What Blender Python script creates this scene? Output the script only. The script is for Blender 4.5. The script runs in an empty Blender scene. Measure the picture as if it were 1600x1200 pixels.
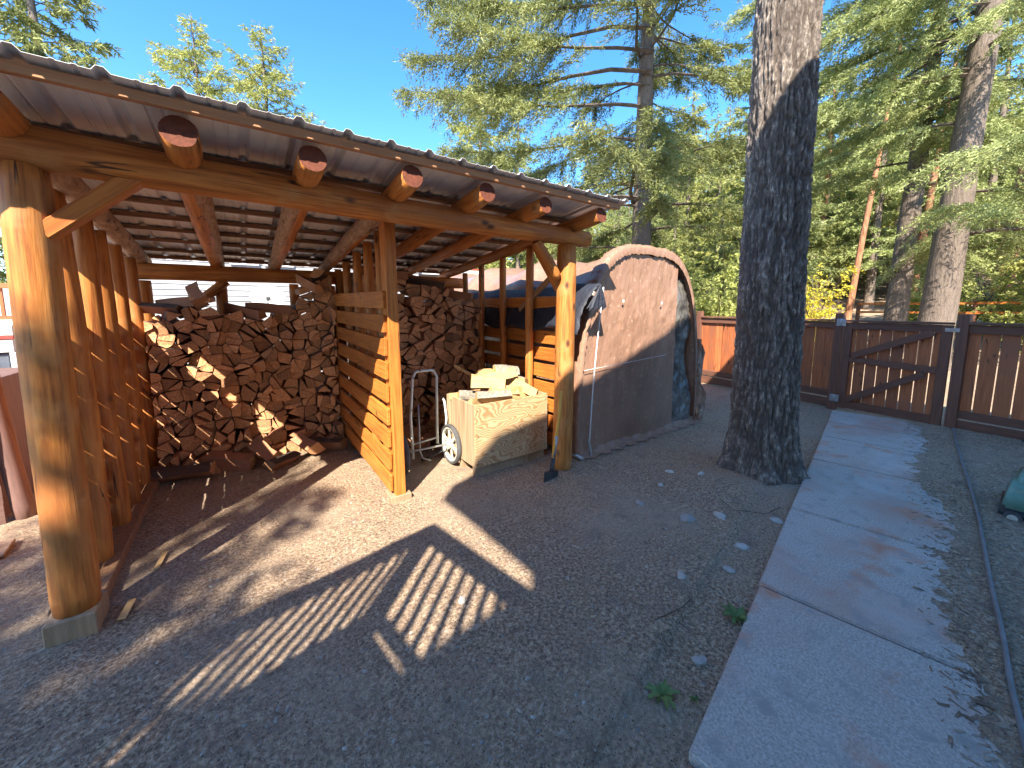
import bpy, bmesh, math, random
import numpy as np
from mathutils import Vector, Matrix, noise as mnoise
random.seed(7); RNG = np.random.default_rng(11)
S = bpy.context.scene; COL = S.collection
# ---------------------------------------------------------------- camera, sky, sun, exposure
AZ = math.radians(54.6); PITCH = math.radians(6.65)
fw = Vector((math.cos(AZ), math.sin(AZ), 0)); rt = Vector((math.sin(AZ), -math.cos(AZ), 0)); upv = Vector((0, 0, 1))
cf = fw*math.cos(PITCH) - upv*math.sin(PITCH); cu = fw*math.sin(PITCH) + upv*math.cos(PITCH)
cd = bpy.data.cameras.new('camera'); cam = bpy.data.objects.new('camera', cd); COL.objects.link(cam)
cd.sensor_width = 36; cd.lens = 595/1600*36; cd.shift_y = -52/1600; cd.clip_start = .05; cd.clip_end = 1500
m = Matrix.Identity(4)
for i in range(3): m[i][0] = rt[i]; m[i][1] = cu[i]; m[i][2] = -cf[i]
m[0][3], m[1][3], m[2][3] = 0, 0, 1.6
cam.matrix_world = m; S.camera = cam
SUN = Vector((.713, .701, -.95)).normalized()
EL = math.asin(-SUN.z)
W = bpy.data.worlds.new('World'); S.world = W; W.use_nodes = True
nt = W.node_tree; bg = nt.nodes['Background']
sky = nt.nodes.new('ShaderNodeTexSky'); sky.sky_type = 'NISHITA'; sky.sun_disc = False
sky.sun_elevation = EL; sky.sun_rotation = math.atan2(-SUN.x, -SUN.y) % (2*math.pi)
sky.altitude = 600; sky.air_density = 1.0; sky.dust_density = .3; sky.ozone_density = 2.5
hs = nt.nodes.new('ShaderNodeHueSaturation'); hs.inputs['Saturation'].default_value = 1.28
nt.links.new(sky.outputs[0], hs.inputs['Color']); nt.links.new(hs.outputs[0], bg.inputs[0]); bg.inputs[1].default_value = .14
ld = bpy.data.lights.new('sun', 'SUN'); lo = bpy.data.objects.new('sun', ld); COL.objects.link(lo)
ld.energy = 4.6; ld.angle = math.radians(.42); ld.color = (1, .90, .76)
lo.rotation_euler = SUN.to_track_quat('-Z', 'Y').to_euler(); lo.location = (0, 0, 30)
S.view_settings.view_transform = 'Standard'; S.view_settings.look = 'None'; S.view_settings.gamma = 1
S.view_settings.use_curve_mapping = False; S.view_settings.exposure = 1.8

# ---------------------------------------------------------------- materials
def mat(name, stops, scale=(1, 1, 1), nscale=5, detail=6, rough=.7, bump=.3, bdist=.01, coord='Object', rnd=True,
        metallic=0, spots=None, speck=None, hue=0, trans=0, bscale=None, rough2=.6, patch=None):
    m = bpy.data.materials.new(name); m.use_nodes = True; n = m.node_tree; N = n.nodes; L = n.links
    b = N['Principled BSDF']; tc = N.new('ShaderNodeTexCoord')
    if coord == 'Position':
        g = N.new('ShaderNodeNewGeometry'); src = g.outputs['Position']
    else: src = tc.outputs['Object']
    oi = N.new('ShaderNodeObjectInfo')
    if rnd:
        a = N.new('ShaderNodeVectorMath'); a.operation = 'MULTIPLY_ADD'
        L.new(oi.outputs['Random'], a.inputs[0]); a.inputs[1].default_value = (37, 53, 71); L.new(src, a.inputs[2]); src = a.outputs[0]
    mp = N.new('ShaderNodeMapping'); mp.inputs['Scale'].default_value = scale; L.new(src, mp.inputs[0])
    nz = N.new('ShaderNodeTexNoise'); nz.inputs['Scale'].default_value = nscale; nz.inputs['Detail'].default_value = detail
    nz.inputs['Roughness'].default_value = rough2
    L.new(mp.outputs[0], nz.inputs['Vector'])
    cr = N.new('ShaderNodeValToRGB'); L.new(nz.outputs[0], cr.inputs[0])
    while len(cr.color_ramp.elements) < len(stops): cr.color_ramp.elements.new(.5)
    for e, (p, c) in zip(cr.color_ramp.elements, stops): e.position = p; e.color = (*c, 1)
    col = cr.outputs[0]
    def mixc(fac, c1, c2, mode='MIX'):
        x = N.new('ShaderNodeMix'); x.data_type = 'RGBA'; x.blend_type = mode
        for s, v in ((0, fac), (6, c1), (7, c2)):
            if hasattr(v, 'is_output'): L.new(v, x.inputs[s])
            else: x.inputs[s].default_value = v if s == 0 else (*v, 1)
        return x.outputs[2]
    if patch:   # (scale, lo, hi, colour) broad patches of a second colour
        for (ps, lo_, hi_, pc) in patch:
            q = N.new('ShaderNodeTexNoise'); q.inputs['Scale'].default_value = ps; q.inputs['Detail'].default_value = 5
            L.new(src, q.inputs['Vector'])
            mr = N.new('ShaderNodeMapRange'); mr.inputs[1].default_value = lo_; mr.inputs[2].default_value = hi_; L.new(q.outputs[0], mr.inputs[0])
            col = mixc(mr.outputs[0], col, pc)
    if spots:   # (scale vector, radius, colour) knots
        sp = N.new('ShaderNodeMapping'); sp.inputs['Scale'].default_value = spots[0]; L.new(src, sp.inputs[0])
        v = N.new('ShaderNodeTexVoronoi'); v.inputs['Scale'].default_value = 1; L.new(sp.outputs[0], v.inputs['Vector'])
        mr = N.new('ShaderNodeMapRange'); mr.inputs[1].default_value = spots[1]*1.6; mr.inputs[2].default_value = spots[1]*.6
        L.new(v.outputs['Distance'], mr.inputs[0]); col = mixc(mr.outputs[0], col, spots[2])
    if speck:   # (scale, threshold, colour)
        for (ss, th, sc) in speck:
            v = N.new('ShaderNodeTexVoronoi'); v.inputs['Scale'].default_value = ss; L.new(src, v.inputs['Vector'])
            mr = N.new('ShaderNodeMapRange'); mr.inputs[1].default_value = th; mr.inputs[2].default_value = th*.7
            L.new(v.outputs['Distance'], mr.inputs[0]); col = mixc(mr.outputs[0], col, sc)
    if name in ('stained_log', 'weathered_log', 'stained_plank', 'red_stained_board'):     # drying checks along the grain
        cm = N.new('ShaderNodeMapping'); cm.inputs['Scale'].default_value = (7, 7, .42); L.new(src, cm.inputs[0])
        cn = N.new('ShaderNodeTexNoise'); cn.inputs['Scale'].default_value = 1.0; cn.inputs['Detail'].default_value = 3; cn.inputs['Roughness'].default_value = .45; L.new(cm.outputs[0], cn.inputs['Vector'])
        c1 = N.new('ShaderNodeMath'); c1.operation = 'SUBTRACT'; c1.inputs[1].default_value = .5; L.new(cn.outputs[0], c1.inputs[0])
        c2 = N.new('ShaderNodeMath'); c2.operation = 'ABSOLUTE'; L.new(c1.outputs[0], c2.inputs[0])
        c3 = N.new('ShaderNodeMapRange'); c3.inputs[1].default_value = .007; c3.inputs[2].default_value = .0015; L.new(c2.outputs[0], c3.inputs[0])
        gate_ = N.new('ShaderNodeTexNoise'); gate_.inputs['Scale'].default_value = 2.3; L.new(src, gate_.inputs['Vector'])
        c4 = N.new('ShaderNodeMapRange'); c4.inputs[1].default_value = .5; c4.inputs[2].default_value = .58; L.new(gate_.outputs[0], c4.inputs[0])
        c5 = N.new('ShaderNodeMath'); c5.operation = 'MULTIPLY'; L.new(c3.outputs[0], c5.inputs[0]); L.new(c4.outputs[0], c5.inputs[1])
        col = mixc(c5.outputs[0], col, (.07, .028, .012))
    if hue:
        h = N.new('ShaderNodeHueSaturation'); mr = N.new('ShaderNodeMapRange')
        mr.inputs[3].default_value = 1-hue; mr.inputs[4].default_value = 1+hue
        L.new(oi.outputs['Random'], mr.inputs[0]); L.new(mr.outputs[0], h.inputs['Value']); L.new(col, h.inputs['Color']); col = h.outputs[0]
    L.new(col, b.inputs['Base Color']); b.inputs['Roughness'].default_value = rough; b.inputs['Metallic'].default_value = metallic
    if bump:
        src2 = nz.outputs[0]
        if bscale:
            q = N.new('ShaderNodeTexNoise'); q.inputs['Scale'].default_value = bscale; q.inputs['Detail'].default_value = 5; L.new(mp.outputs[0], q.inputs['Vector']); src2 = q.outputs[0]
        bp = N.new('ShaderNodeBump'); bp.inputs['Strength'].default_value = bump; bp.inputs['Distance'].default_value = bdist
        L.new(src2, bp.inputs['Height']); L.new(bp.outputs[0], b.inputs['Normal'])
    if trans:
        t = N.new('ShaderNodeBsdfTranslucent'); L.new(col, t.inputs[0]); ms = N.new('ShaderNodeMixShader'); ms.inputs[0].default_value = trans
        out = N['Material Output']; L.new(b.outputs[0], ms.inputs[1]); L.new(t.outputs[0], ms.inputs[2]); L.new(ms.outputs[0], out.inputs[0])
    return m
M = {}
M['log'] = mat('stained_log', [(.30, (.25, .070, .015)), (.5, (.49, .175, .034)), (.70, (.62, .265, .062))], (1, 1, .07), 42, 9, .6, .6, .006,
               hue=.12, spots=((7, 7, 3.6), .115, (.10, .035, .015)), patch=[(1.8, .50, .72, (.36, .13, .035)), (5, .56, .75, (.52, .25, .085))])
M['logend'] = mat('cut_log_end', [(.3, (.09, .024, .012)), (.7, (.19, .052, .024))], (1, 1, 1), 50, 6, .8, .6, .004, hue=.1)
M['greylog'] = mat('weathered_log', [(.3, (.24, .13, .07)), (.5, (.42, .27, .17)), (.7, (.55, .40, .28))], (1, 1, .3), 36, 8, .8, .9, .01,
               spots=((7, 7, 4), .12, (.13, .07, .04)))
M['plank'] = mat('stained_plank', [(.3, (.34, .088, .014)), (.52, (.54, .185, .030)), (.72, (.62, .235, .045))], (1, 1, .05), 55, 9, .58, .5, .004, patch=[(2.5, .5, .75, (.42, .12, .02))],
               hue=.12, spots=((9, 9, 2.5), .07, (.16, .05, .02)))
M['purlin'] = mat('rough_batten', [(.3, (.17, .085, .045)), (.7, (.34, .19, .10))], (1, 1, .06), 60, 6, .85, .5, .004, hue=.2)
M['fascia'] = mat('pine_batten', [(.3, (.42, .20, .10)), (.7, (.56, .31, .16))], (1, 1, .06), 60, 6, .75, .5, .004, spots=((9, 9, 2.5), .09, (.2, .08, .04)))
M['base'] = mat('bare_timber', [(.3, (.26, .17, .10)), (.7, (.42, .30, .19))], (1, 1, .1), 50, 6, .85, .5, .004)
M['sheet'] = mat('galvanised_sheet', [(.3, (.78, .80, .82)), (.7, (.86, .88, .90))], (1, 1, 1), 3, 6, .38, .15, .004, coord='Position', metallic=.05,
               patch=[(1.1, .5, .8, (.70, .69, .67))])
M['bark'] = mat('fir_bark', [(.32, (.09, .07, .06)), (.5, (.23, .19, .16)), (.64, (.68, .59, .49))], (1, 1, .4), 38, 9, .92, 1, .03, coord='Position', rnd=False, rough2=.75)
M['bark2'] = mat('grey_bark', [(.3, (.10, .08, .065)), (.6, (.24, .19, .155)), (.8, (.36, .31, .27))], (1, 1, .18), 26, 9, .9, 1, .06, hue=.1, rough2=.75)
M['pinebark'] = mat('orange_pine_bark', [(.3, (.20, .085, .045)), (.6, (.42, .19, .10)), (.8, (.5, .27, .17))], (1, 1, .25), 14, 8, .9, 1, .05, hue=.1)
M['twig'] = mat('twig_bark', [(.3, (.06, .045, .035)), (.7, (.15, .115, .09))], (1, 1, 1), 9, 4, .9, 0)
def leafmat(name, a, b, c, t=.3): return mat(name, [(.28, a), (.5, b), (.72, c)], (1, 1, 1), 1.3, 6, .6, 0, hue=.13, trans=t, coord='Object')
M['fir'] = leafmat('fir_needles', (.11, .13, .035), (.26, .29, .09), (.44, .46, .17))
M['fir2'] = leafmat('pale_fir_needles', (.15, .19, .06), (.32, .37, .13), (.50, .54, .25))
M['fir3'] = leafmat('yellow_green_needles', (.20, .23, .05), (.38, .40, .11), (.55, .55, .20))
M['bush'] = leafmat('spring_leaves', (.22, .26, .06), (.42, .46, .13), (.60, .62, .25), .4)
M['ybush'] = leafmat('yellow_leaves', (.38, .34, .03), (.60, .52, .05), (.75, .66, .12), .4)
M['weed'] = leafmat('weed_leaves', (.10, .16, .05), (.17, .26, .08), (.26, .36, .14), .3)
M['dirt'] = mat('packed_dirt', [(.38, (.11, .074, .052)), (.5, (.345, .238, .152)), (.62, (.64, .49, .34))], (1, 1, 1), 55, 10, .95, .9, .02, coord='Position', rnd=False,
               patch=[(.9, .45, .75, (.41, .315, .225)), (6, .55, .8, (.23, .17, .13)), (.08, .56, .7, (.34, .27, .17))],
               speck=[(60, .20, (.46, .41, .36)), (34, .16, (.11, .075, .05)), (90, .25, (.14, .105, .08))], rough2=.75)
M['concrete'] = mat('worn_concrete', [(.38, (.30, .268, .235)), (.5, (.455, .41, .36)), (.62, (.62, .565, .505))], (1, 1, 1), 90, 8, .9, .6, .004, coord='Position', rnd=False,
               patch=[(1.3, .48, .66, (.46, .30, .235)), (3.1, .58, .68, (.50, .26, .17)), (2, .55, .8, (.58, .55, .52)), (9, .56, .7, (.35, .32, .295))], rough2=.8)
M['redconc'] = mat('red_stained_concrete', [(.3, (.34, .16, .11)), (.7, (.46, .24, .17))], (1, 1, 1), 60, 8, .9, .5, .004, coord='Position', rnd=False)
M['stone'] = mat('grey_stone', [(.3, (.32, .30, .27)), (.7, (.50, .47, .43))], (1, 1, 1), 12, 6, .9, .4, .01, hue=.25)
M['chip'] = mat('wood_chips', [(.3, (.13, .085, .06)), (.5, (.27, .19, .13)), (.72, (.50, .40, .30))], (1, 1, 1), 9, 4, .9, 0, coord='Position', rnd=False)
M['pebble'] = mat('gravel', [(.3, (.16, .14, .12)), (.5, (.30, .255, .21)), (.7, (.52, .46, .39))], (1, 1, 1), 11, 4, .9, 0, coord='Position', rnd=False)
M['endgrain'] = mat('split_end_grain', [(.3, (.36, .165, .075)), (.5, (.55, .29, .14)), (.72, (.72, .45, .24))], (1, .5, 1), 70, 8, .9, .7, .008, hue=.35)
M['split'] = mat('split_wood_side', [(.3, (.26, .11, .06)), (.7, (.50, .25, .14))], (1, .06, 1), 90, 6, .9, .6, .006, hue=.2)
M['logbark'] = mat('firewood_bark', [(.35, (.07, .045, .035)), (.6, (.16, .11, .085)), (.8, (.26, .2, .16))], (1, .25, 1), 60, 8, .95, 1, .012, hue=.2)
M['freshwood'] = mat('fresh_split_wood', [(.3, (.42, .25, .10)), (.7, (.66, .45, .21))], (1, .1, 1), 20, 6, .8, .5, .006, hue=.12)
M['freshbark'] = mat('grey_furrowed_bark', [(.42, (.12, .10, .08)), (.5, (.38, .34, .28)), (.75, (.52, .48, .41))], (1, .35, 1), 30, 6, .9, 1, .012)
M['tarp'] = mat('brown_tarpaulin', [(.3, (.25, .140, .095)), (.7, (.36, .215, .150))], (1, 1, .45), 5, 8, .30, .8, .02, coord='Position', rnd=False, bscale=11, patch=[(24, .60, .72, (.44, .30, .22))], rough2=.7)
M['navy'] = mat('navy_tarpaulin', [(.3, (.012, .014, .024)), (.7, (.028, .034, .055))], (1, 1, 1), 5, 6, .62, .9, .02, coord='Position', rnd=False, bscale=14)
M['inner'] = mat('silver_tarp_lining', [(.3, (.045, .042, .04)), (.7, (.20, .185, .16))], (1, 1, 1), 4, 6, .35, .9, .03, coord='Position', rnd=False)
M['fboard'] = mat('red_stained_board', [(.3, (.32, .088, .030)), (.55, (.47, .145, .05)), (.8, (.56, .21, .085))], (1, 1, .06), 55, 8, .65, .35, .004, hue=.16,
               spots=((8, 8, 2), .09, (.1, .03, .02)), patch=[(1.6, .48, .7, (.30, .11, .055))])
M['frail'] = mat('dark_stained_timber', [(.3, (.12, .050, .030)), (.7, (.20, .090, .056))], (1, 1, .08), 55, 6, .7, .35, .004, hue=.1)
M['plyside'] = mat('weathered_plywood_side', [(.3, (.24, .155, .085)), (.5, (.38, .27, .16)), (.72, (.50, .38, .25))], (1, 1, .05), 34, 7, .8, .4, .003)
M['steel'] = mat('galvanised_steel', [(.3, (.38, .40, .41)), (.7, (.55, .58, .59))], (1, 1, 1), 8, 4, .38, .1, .002, metallic=.7)
M['tubing'] = mat('painted_tubing', [(.3, (.60, .66, .65)), (.7, (.74, .79, .77))], (1, 1, 1), 8, 4, .4, .1, .002, metallic=.3, spots=((9, 9, 9), .12, (.3, .2, .13)))
M['rubber'] = mat('tyre_rubber', [(.3, (.04, .04, .042)), (.7, (.10, .10, .105))], (1, 1, 1), 12, 5, .8, .3, .003)
M['rim'] = mat('white_wheel_rim', [(.3, (.42, .42, .36)), (.7, (.66, .66, .58))], (1, 1, 1), 12, 5, .6, .2, .002)
M['green'] = mat('green_plastic', [(.3, (.05, .12, .09)), (.7, (.10, .20, .155))], (1, 1, 1), 6, 5, .4, .1, .002)
M['greenclear'] = mat('green_translucent_plastic', [(.3, (.08, .22, .17)), (.7, (.22, .42, .36))], (1, 1, 1), 5, 5, .2, .1, .003)
M['darkplastic'] = mat('dark_plastic', [(.3, (.02, .03, .035)), (.7, (.045, .055, .06))], (1, 1, 1), 6, 5, .4, .1, .002)
M['siding'] = mat('white_siding', [(.3, (.36, .37, .38)), (.7, (.44, .45, .46))], (1, 1, 1), 3, 5, .6, .1, .002, coord='Position')
M['mwhite'] = mat('white_paint', [(.3, (.66, .67, .68)), (.7, (.8, .81, .82))], (1, 1, 1), 5, 4, .5, .05, .002)
M['mred'] = mat('red_paint', [(.3, (.42, .06, .05)), (.7, (.55, .10, .08))], (1, 1, 1), 5, 4, .5, .05, .002)
M['mblue'] = mat('blue_grey_sheeting', [(.3, (.06, .075, .105)), (.5, (.13, .15, .19)), (.75, (.32, .33, .34))], (1, 1, .6), 3, 7, .5, .5, .02, coord='Position')
M['lapred'] = mat('brown_lap_siding', [(.3, (.13, .07, .06)), (.7, (.22, .125, .105))], (1, 1, .1), 40, 6, .7, .4, .004, hue=.1)
M['glass'] = mat('window_glass', [(.3, (.05, .065, .06)), (.7, (.10, .13, .12))], (1, 1, 1), 2, 2, .08, 0)
M['roofshingle'] = mat('grey_shingles', [(.3, (.20, .20, .21)), (.7, (.34, .34, .35))], (1, 1, 1), 14, 6, .9, .4, .01)
M['hose'] = mat('grey_hose', [(.3, (.13, .14, .15)), (.7, (.22, .235, .25))], (1, 1, 1), 9, 4, .45, .1, .001)
M['handle'] = mat('yellow_handle', [(.3, (.55, .25, .03)), (.7, (.7, .38, .06))], (1, 1, .1), 10, 4, .5, .1, .002)
# plywood: swirling figure
pm = mat('plywood', [(.05, (.36, .19, .08)), (.4, (.46, .28, .135)), (.8, (.55, .385, .215))], (1, 1, 1), 3, 5, .7, .3, .003)
n = pm.node_tree; N = n.nodes; L = n.links
tc = [q for q in N if q.type == 'TEX_COORD'][0]; mp = N.new('ShaderNodeMapping'); mp.inputs['Scale'].default_value = (1.1, 2.5, 3.0); mp.inputs['Location'].default_value = (3.1, 1.7, .4)
L.new(tc.outputs['Object'], mp.inputs[0]); q1 = N.new('ShaderNodeTexNoise'); q1.inputs['Scale'].default_value = 1.25; q1.inputs['Detail'].default_value = 2.5; L.new(mp.outputs[0], q1.inputs['Vector'])
ma = N.new('ShaderNodeMath'); ma.operation = 'MULTIPLY'; ma.inputs[1].default_value = 210; L.new(q1.outputs[0], ma.inputs[0])
mb = N.new('ShaderNodeMath'); mb.operation = 'SINE'; L.new(ma.outputs[0], mb.inputs[0]); mc = N.new('ShaderNodeMapRange'); mc.inputs[1].default_value = -1.2; mc.inputs[2].default_value = 1; L.new(mb.outputs[0], mc.inputs[0])
cr = [q for q in N if q.type == 'VALTORGB'][0]; L.new(mc.outputs[0], cr.inputs[0]); M['ply'] = pm

# ---------------------------------------------------------------- helpers
WM = {}
def place(o, world=None, parent=None):
    world = world or Matrix.Identity(4)
    WM[o.name] = world.copy()
    if parent is not None:
        o.parent = parent; o.matrix_basis = WM[parent.name].inverted() @ world
    else: o.matrix_basis = world
    return o
def tag(o, label=None, cat=None, group=None, kind=None):
    if label: o['label'] = label
    if cat: o['category'] = cat
    if group: o['group'] = group
    if kind: o['kind'] = kind
    return o
def empty(name, loc, label, cat, group=None, rotz=0):
    o = bpy.data.objects.new(name, None); COL.objects.link(o); o.empty_display_size = .1
    place(o, Matrix.Translation(loc) @ Matrix.Rotation(rotz, 4, 'Z')); return tag(o, label, cat, group)
def link_mesh(name, me, mats, parent=None, world=None):
    if not me.materials:
        for k in (mats if isinstance(mats, (list, tuple)) else [mats]): me.materials.append(M[k])
    o = bpy.data.objects.new(name, me); COL.objects.link(o); return place(o, world, parent)
def from_bm(name, bm, mats, parent=None, world=None, smooth=False):
    me = bpy.data.meshes.new(name); bm.normal_update(); bm.to_mesh(me); bm.free()
    if smooth:
        for p in me.polygons: p.use_smooth = True
    return link_mesh(name, me, mats, parent, world)
def np_mesh(name, V, F, mats, parent=None, world=None, smooth=False, mi=None):
    V = np.asarray(V, np.float32); F = np.asarray(F, np.int32); k = F.shape[1]
    me = bpy.data.meshes.new(name); me.vertices.add(len(V)); me.vertices.foreach_set('co', V.ravel())
    me.loops.add(F.size); me.loops.foreach_set('vertex_index', F.ravel()); me.polygons.add(len(F))
    me.polygons.foreach_set('loop_start', np.arange(0, F.size, k, dtype=np.int32)); me.polygons.foreach_set('loop_total', np.full(len(F), k, np.int32))
    if smooth: me.polygons.foreach_set('use_smooth', np.ones(len(F), bool))
    me.update(calc_edges=True)
    o = link_mesh(name, me, mats, parent, world)
    if mi is not None: me.polygons.foreach_set('material_index', np.asarray(mi, np.int32)); me.update()
    return o
def frame(p0, p1, up=(0, 0, 1)):
    p0 = Vector(p0); p1 = Vector(p1); z = (p1-p0).normalized(); u = Vector(up)
    if abs(z.dot(u)) > .98: u = Vector((0, 1, 0))
    x = u.cross(z).normalized(); y = z.cross(x)
    w = Matrix.Identity(4)
    for i in range(3): w[i][0] = x[i]; w[i][1] = y[i]; w[i][2] = z[i]; w[i][3] = p0[i]
    return w, (p1-p0).length
def bmbox(bm, x0, x1, y0, y1, z0, z1, mi=0, bev=0):
    r = bmesh.ops.create_cube(bm, size=1); vs = r['verts']
    for v in vs: v.co = Vector((x0+(v.co.x+.5)*(x1-x0), y0+(v.co.y+.5)*(y1-y0), z0+(v.co.z+.5)*(z1-z0)))
    fs = {f for v in vs for f in v.link_faces}
    for f in fs: f.material_index = mi
    if bev:
        es = {e for v in vs for e in v.link_edges}; bmesh.ops.bevel(bm, geom=list(es), offset=bev, segments=1, affect='EDGES')
def board(name, p0, p1, w, d, m, parent, up=(0, 0, 1), bev=.003, warp=.003):
    """timber from p0 to p1; w across the up direction's side (local x), d along up (local y); grain runs on local z"""
    W_, L_ = frame(p0, p1, up); bm = bmesh.new(); bmbox(bm, -w/2, w/2, -d/2, d/2, 0, L_, 0, bev)
    if warp:
        for v in bm.verts: v.co.x += random.uniform(-warp, warp); v.co.y += random.uniform(-warp, warp)
    return from_bm(name, bm, m, parent, W_)
def box(name, x0, x1, y0, y1, z0, z1, m, parent=None, bev=.003):
    c = Vector(((x0+x1)/2, (y0+y1)/2, (z0+z1)/2)); bm = bmesh.new()
    bmbox(bm, x0-c.x, x1-c.x, y0-c.y, y1-c.y, z0-c.z, z1-c.z, 0, bev); return from_bm(name, bm, m, parent, Matrix.Translation(c))
def log(name, p0, p1, r0, r1, m, parent, seg=20, rings=16, bumpy=.06, bend=.012, capm='logend', squash=1, lobes=True):
    W_, L_ = frame(p0, p1); ph = random.uniform(0, 9); V = []; F = []; mi = []
    b1, b2 = random.uniform(-bend, bend), random.uniform(-bend, bend)
    for i in range(rings+1):
        t = i/rings; r = r0+(r1-r0)*t; ox = b1*math.sin(math.pi*t); oy = b2*math.sin(math.pi*t)
        e = 1 if 0 < i < rings else .94
        z = L_*t + (0 if 0 < i < rings else 0)
        for j in range(seg):
            a = 2*math.pi*j/seg; k = 1
            if lobes: k += bumpy*mnoise.noise(Vector((math.cos(a)*1.1+ph, math.sin(a)*1.1, z*1.6))) + bumpy*.5*mnoise.noise(Vector((math.cos(a)*3+ph, math.sin(a)*3, z*6)))
            V.append((ox+r*k*e*math.cos(a), oy+r*k*e*math.sin(a)*squash, z))
    for i in range(rings):
        for j in range(seg): F.append((i*seg+j, i*seg+(j+1) % seg, (i+1)*seg+(j+1) % seg, (i+1)*seg+j)); mi.append(0)
    me = bpy.data.meshes.new(name); me.from_pydata(V, [], F+[tuple(range(seg))[::-1], tuple(rings*seg+j for j in range(seg))])
    me.materials.append(M[m]); me.materials.append(M[capm])
    for k, p in enumerate(me.polygons):
        p.use_smooth = k < len(F); p.material_index = 0 if k < len(F) else 1
    return link_mesh(name, me, m, parent, W_)
def tube_path(bm, pts, r, seg=8, mi=0, close=True):
    rings = []; pts = [Vector(p) for p in pts]
    prevx = None
    for i, p in enumerate(pts):
        t = (pts[min(i+1, len(pts)-1)]-pts[max(i-1, 0)]).normalized()
        x = (prevx - t*prevx.dot(t)).normalized() if prevx is not None else t.orthogonal().normalized()
        prevx = x; y = t.cross(x); rr = r[i] if isinstance(r, (list, tuple)) else r
        rings.append([bm.verts.new(p+x*rr*math.cos(2*math.pi*j/seg)+y*rr*math.sin(2*math.pi*j/seg)) for j in range(seg)])
    for a, b in zip(rings, rings[1:]):
        for j in range(seg):
            f = bm.faces.new((a[j], a[(j+1) % seg], b[(j+1) % seg], b[j])); f.material_index = mi; f.smooth = True
    if close:
        for q in (rings[0][::-1], rings[-1]):
            f = bm.faces.new(q); f.material_index = mi
def vnoise(X, Y, f, seed=0):
    X = X*f; Y = Y*f; xi = np.floor(X).astype(np.int64); yi = np.floor(Y).astype(np.int64); u = X-xi; v = Y-yi
    u = u*u*(3-2*u); v = v*v*(3-2*v)
    def h(a, b):
        n = (a*374761393+b*668265263+seed*974711) & 0x7fffffff; n = ((n ^ (n >> 13))*1274126177) & 0x7fffffff; return ((n ^ (n >> 16)) & 0xffff)/65535.
    return (h(xi, yi)*(1-u)+h(xi+1, yi)*u)*(1-v)+(h(xi, yi+1)*(1-u)+h(xi+1, yi+1)*u)*v
def fbm(X, Y, f, o=4, seed=0): return sum(vnoise(X, Y, f*2**i, seed+i)*.5**(i+1) for i in range(o))

# ---------------------------------------------------------------- ground
PA = math.radians(11.06); pc, ps = math.cos(PA), math.sin(PA); P0 = (1.19, .60)      # path axis, left corner
def topath(x, y): dx, dy = x-P0[0], y-P0[1]; return dx*pc+dy*ps, -dx*ps+dy*pc
def terrain(x, y):
    d = x-.0 + 0*y
    a = np.clip(d-9.5, 0, None); z = .045*a + .0022*a*a
    z = np.where(a > 45, .045*45+.0022*45*45+(a-45)*.24, z); z = np.minimum(z, 30+0*z)
    b = np.clip(y-16, 0, None); z = z*1.0 + np.minimum(.015*b, 3)
    return z
xs = np.concatenate([-np.geomspace(2.6, 400, 40)[::-1], np.arange(-2.5, 8, .024), np.geomspace(8.05, 500, 90)])
ys = np.concatenate([-np.geomspace(1.6, 400, 36)[::-1], np.arange(-1.55, 5.3, .024), np.geomspace(5.4, 500, 80)])
GX, GY = np.meshgrid(xs, ys, indexing='ij')
def gheight(X, Y):
    Z = .05*(fbm(X, Y, .7, 3, 3)-.45) + .022*(fbm(X, Y, 5, 4, 8)-.45) + .012*(fbm(X, Y, 24, 2, 5)-.4)
    Z = Z*np.exp(-np.clip(np.hypot(X, Y)-10, 0, None)/10)
    u, v = topath(X, Y)
    # dirt banked up over the path's right edge, level by its left edge
    e = .80 + .14*(fbm(X, Y, 1.6, 4, 21)-.45)*2
    inside = (v < .25) & (u > -.4) & (u < 6.6)
    base = np.where(v > -.2, -.012, .0)
    bank = np.clip((-v-e)/.30, -1, 1)*.030 + .022 + .018*(fbm(X, Y, 18, 3, 77)-.45)
    near = np.clip(1-np.abs(v-.05)/.35, 0, 1)
    Z = np.where(inside & (v > -.55), -.018 + .3*Z*(v > 0), Z)
    Z = np.where(inside & (v <= -.55), bank + .35*Z, Z)
    return Z + terrain(X, Y)
GZ = gheight(GX, GY)
nx, ny = GX.shape; idx = np.arange(nx*ny).reshape(nx, ny)
F = np.stack([idx[:-1, :-1], idx[1:, :-1], idx[1:, 1:], idx[:-1, 1:]], -1).reshape(-1, 4)
tag(np_mesh('ground', np.stack([GX, GY, GZ], -1).reshape(-1, 3), F, 'dirt', smooth=True), kind='structure')
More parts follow.
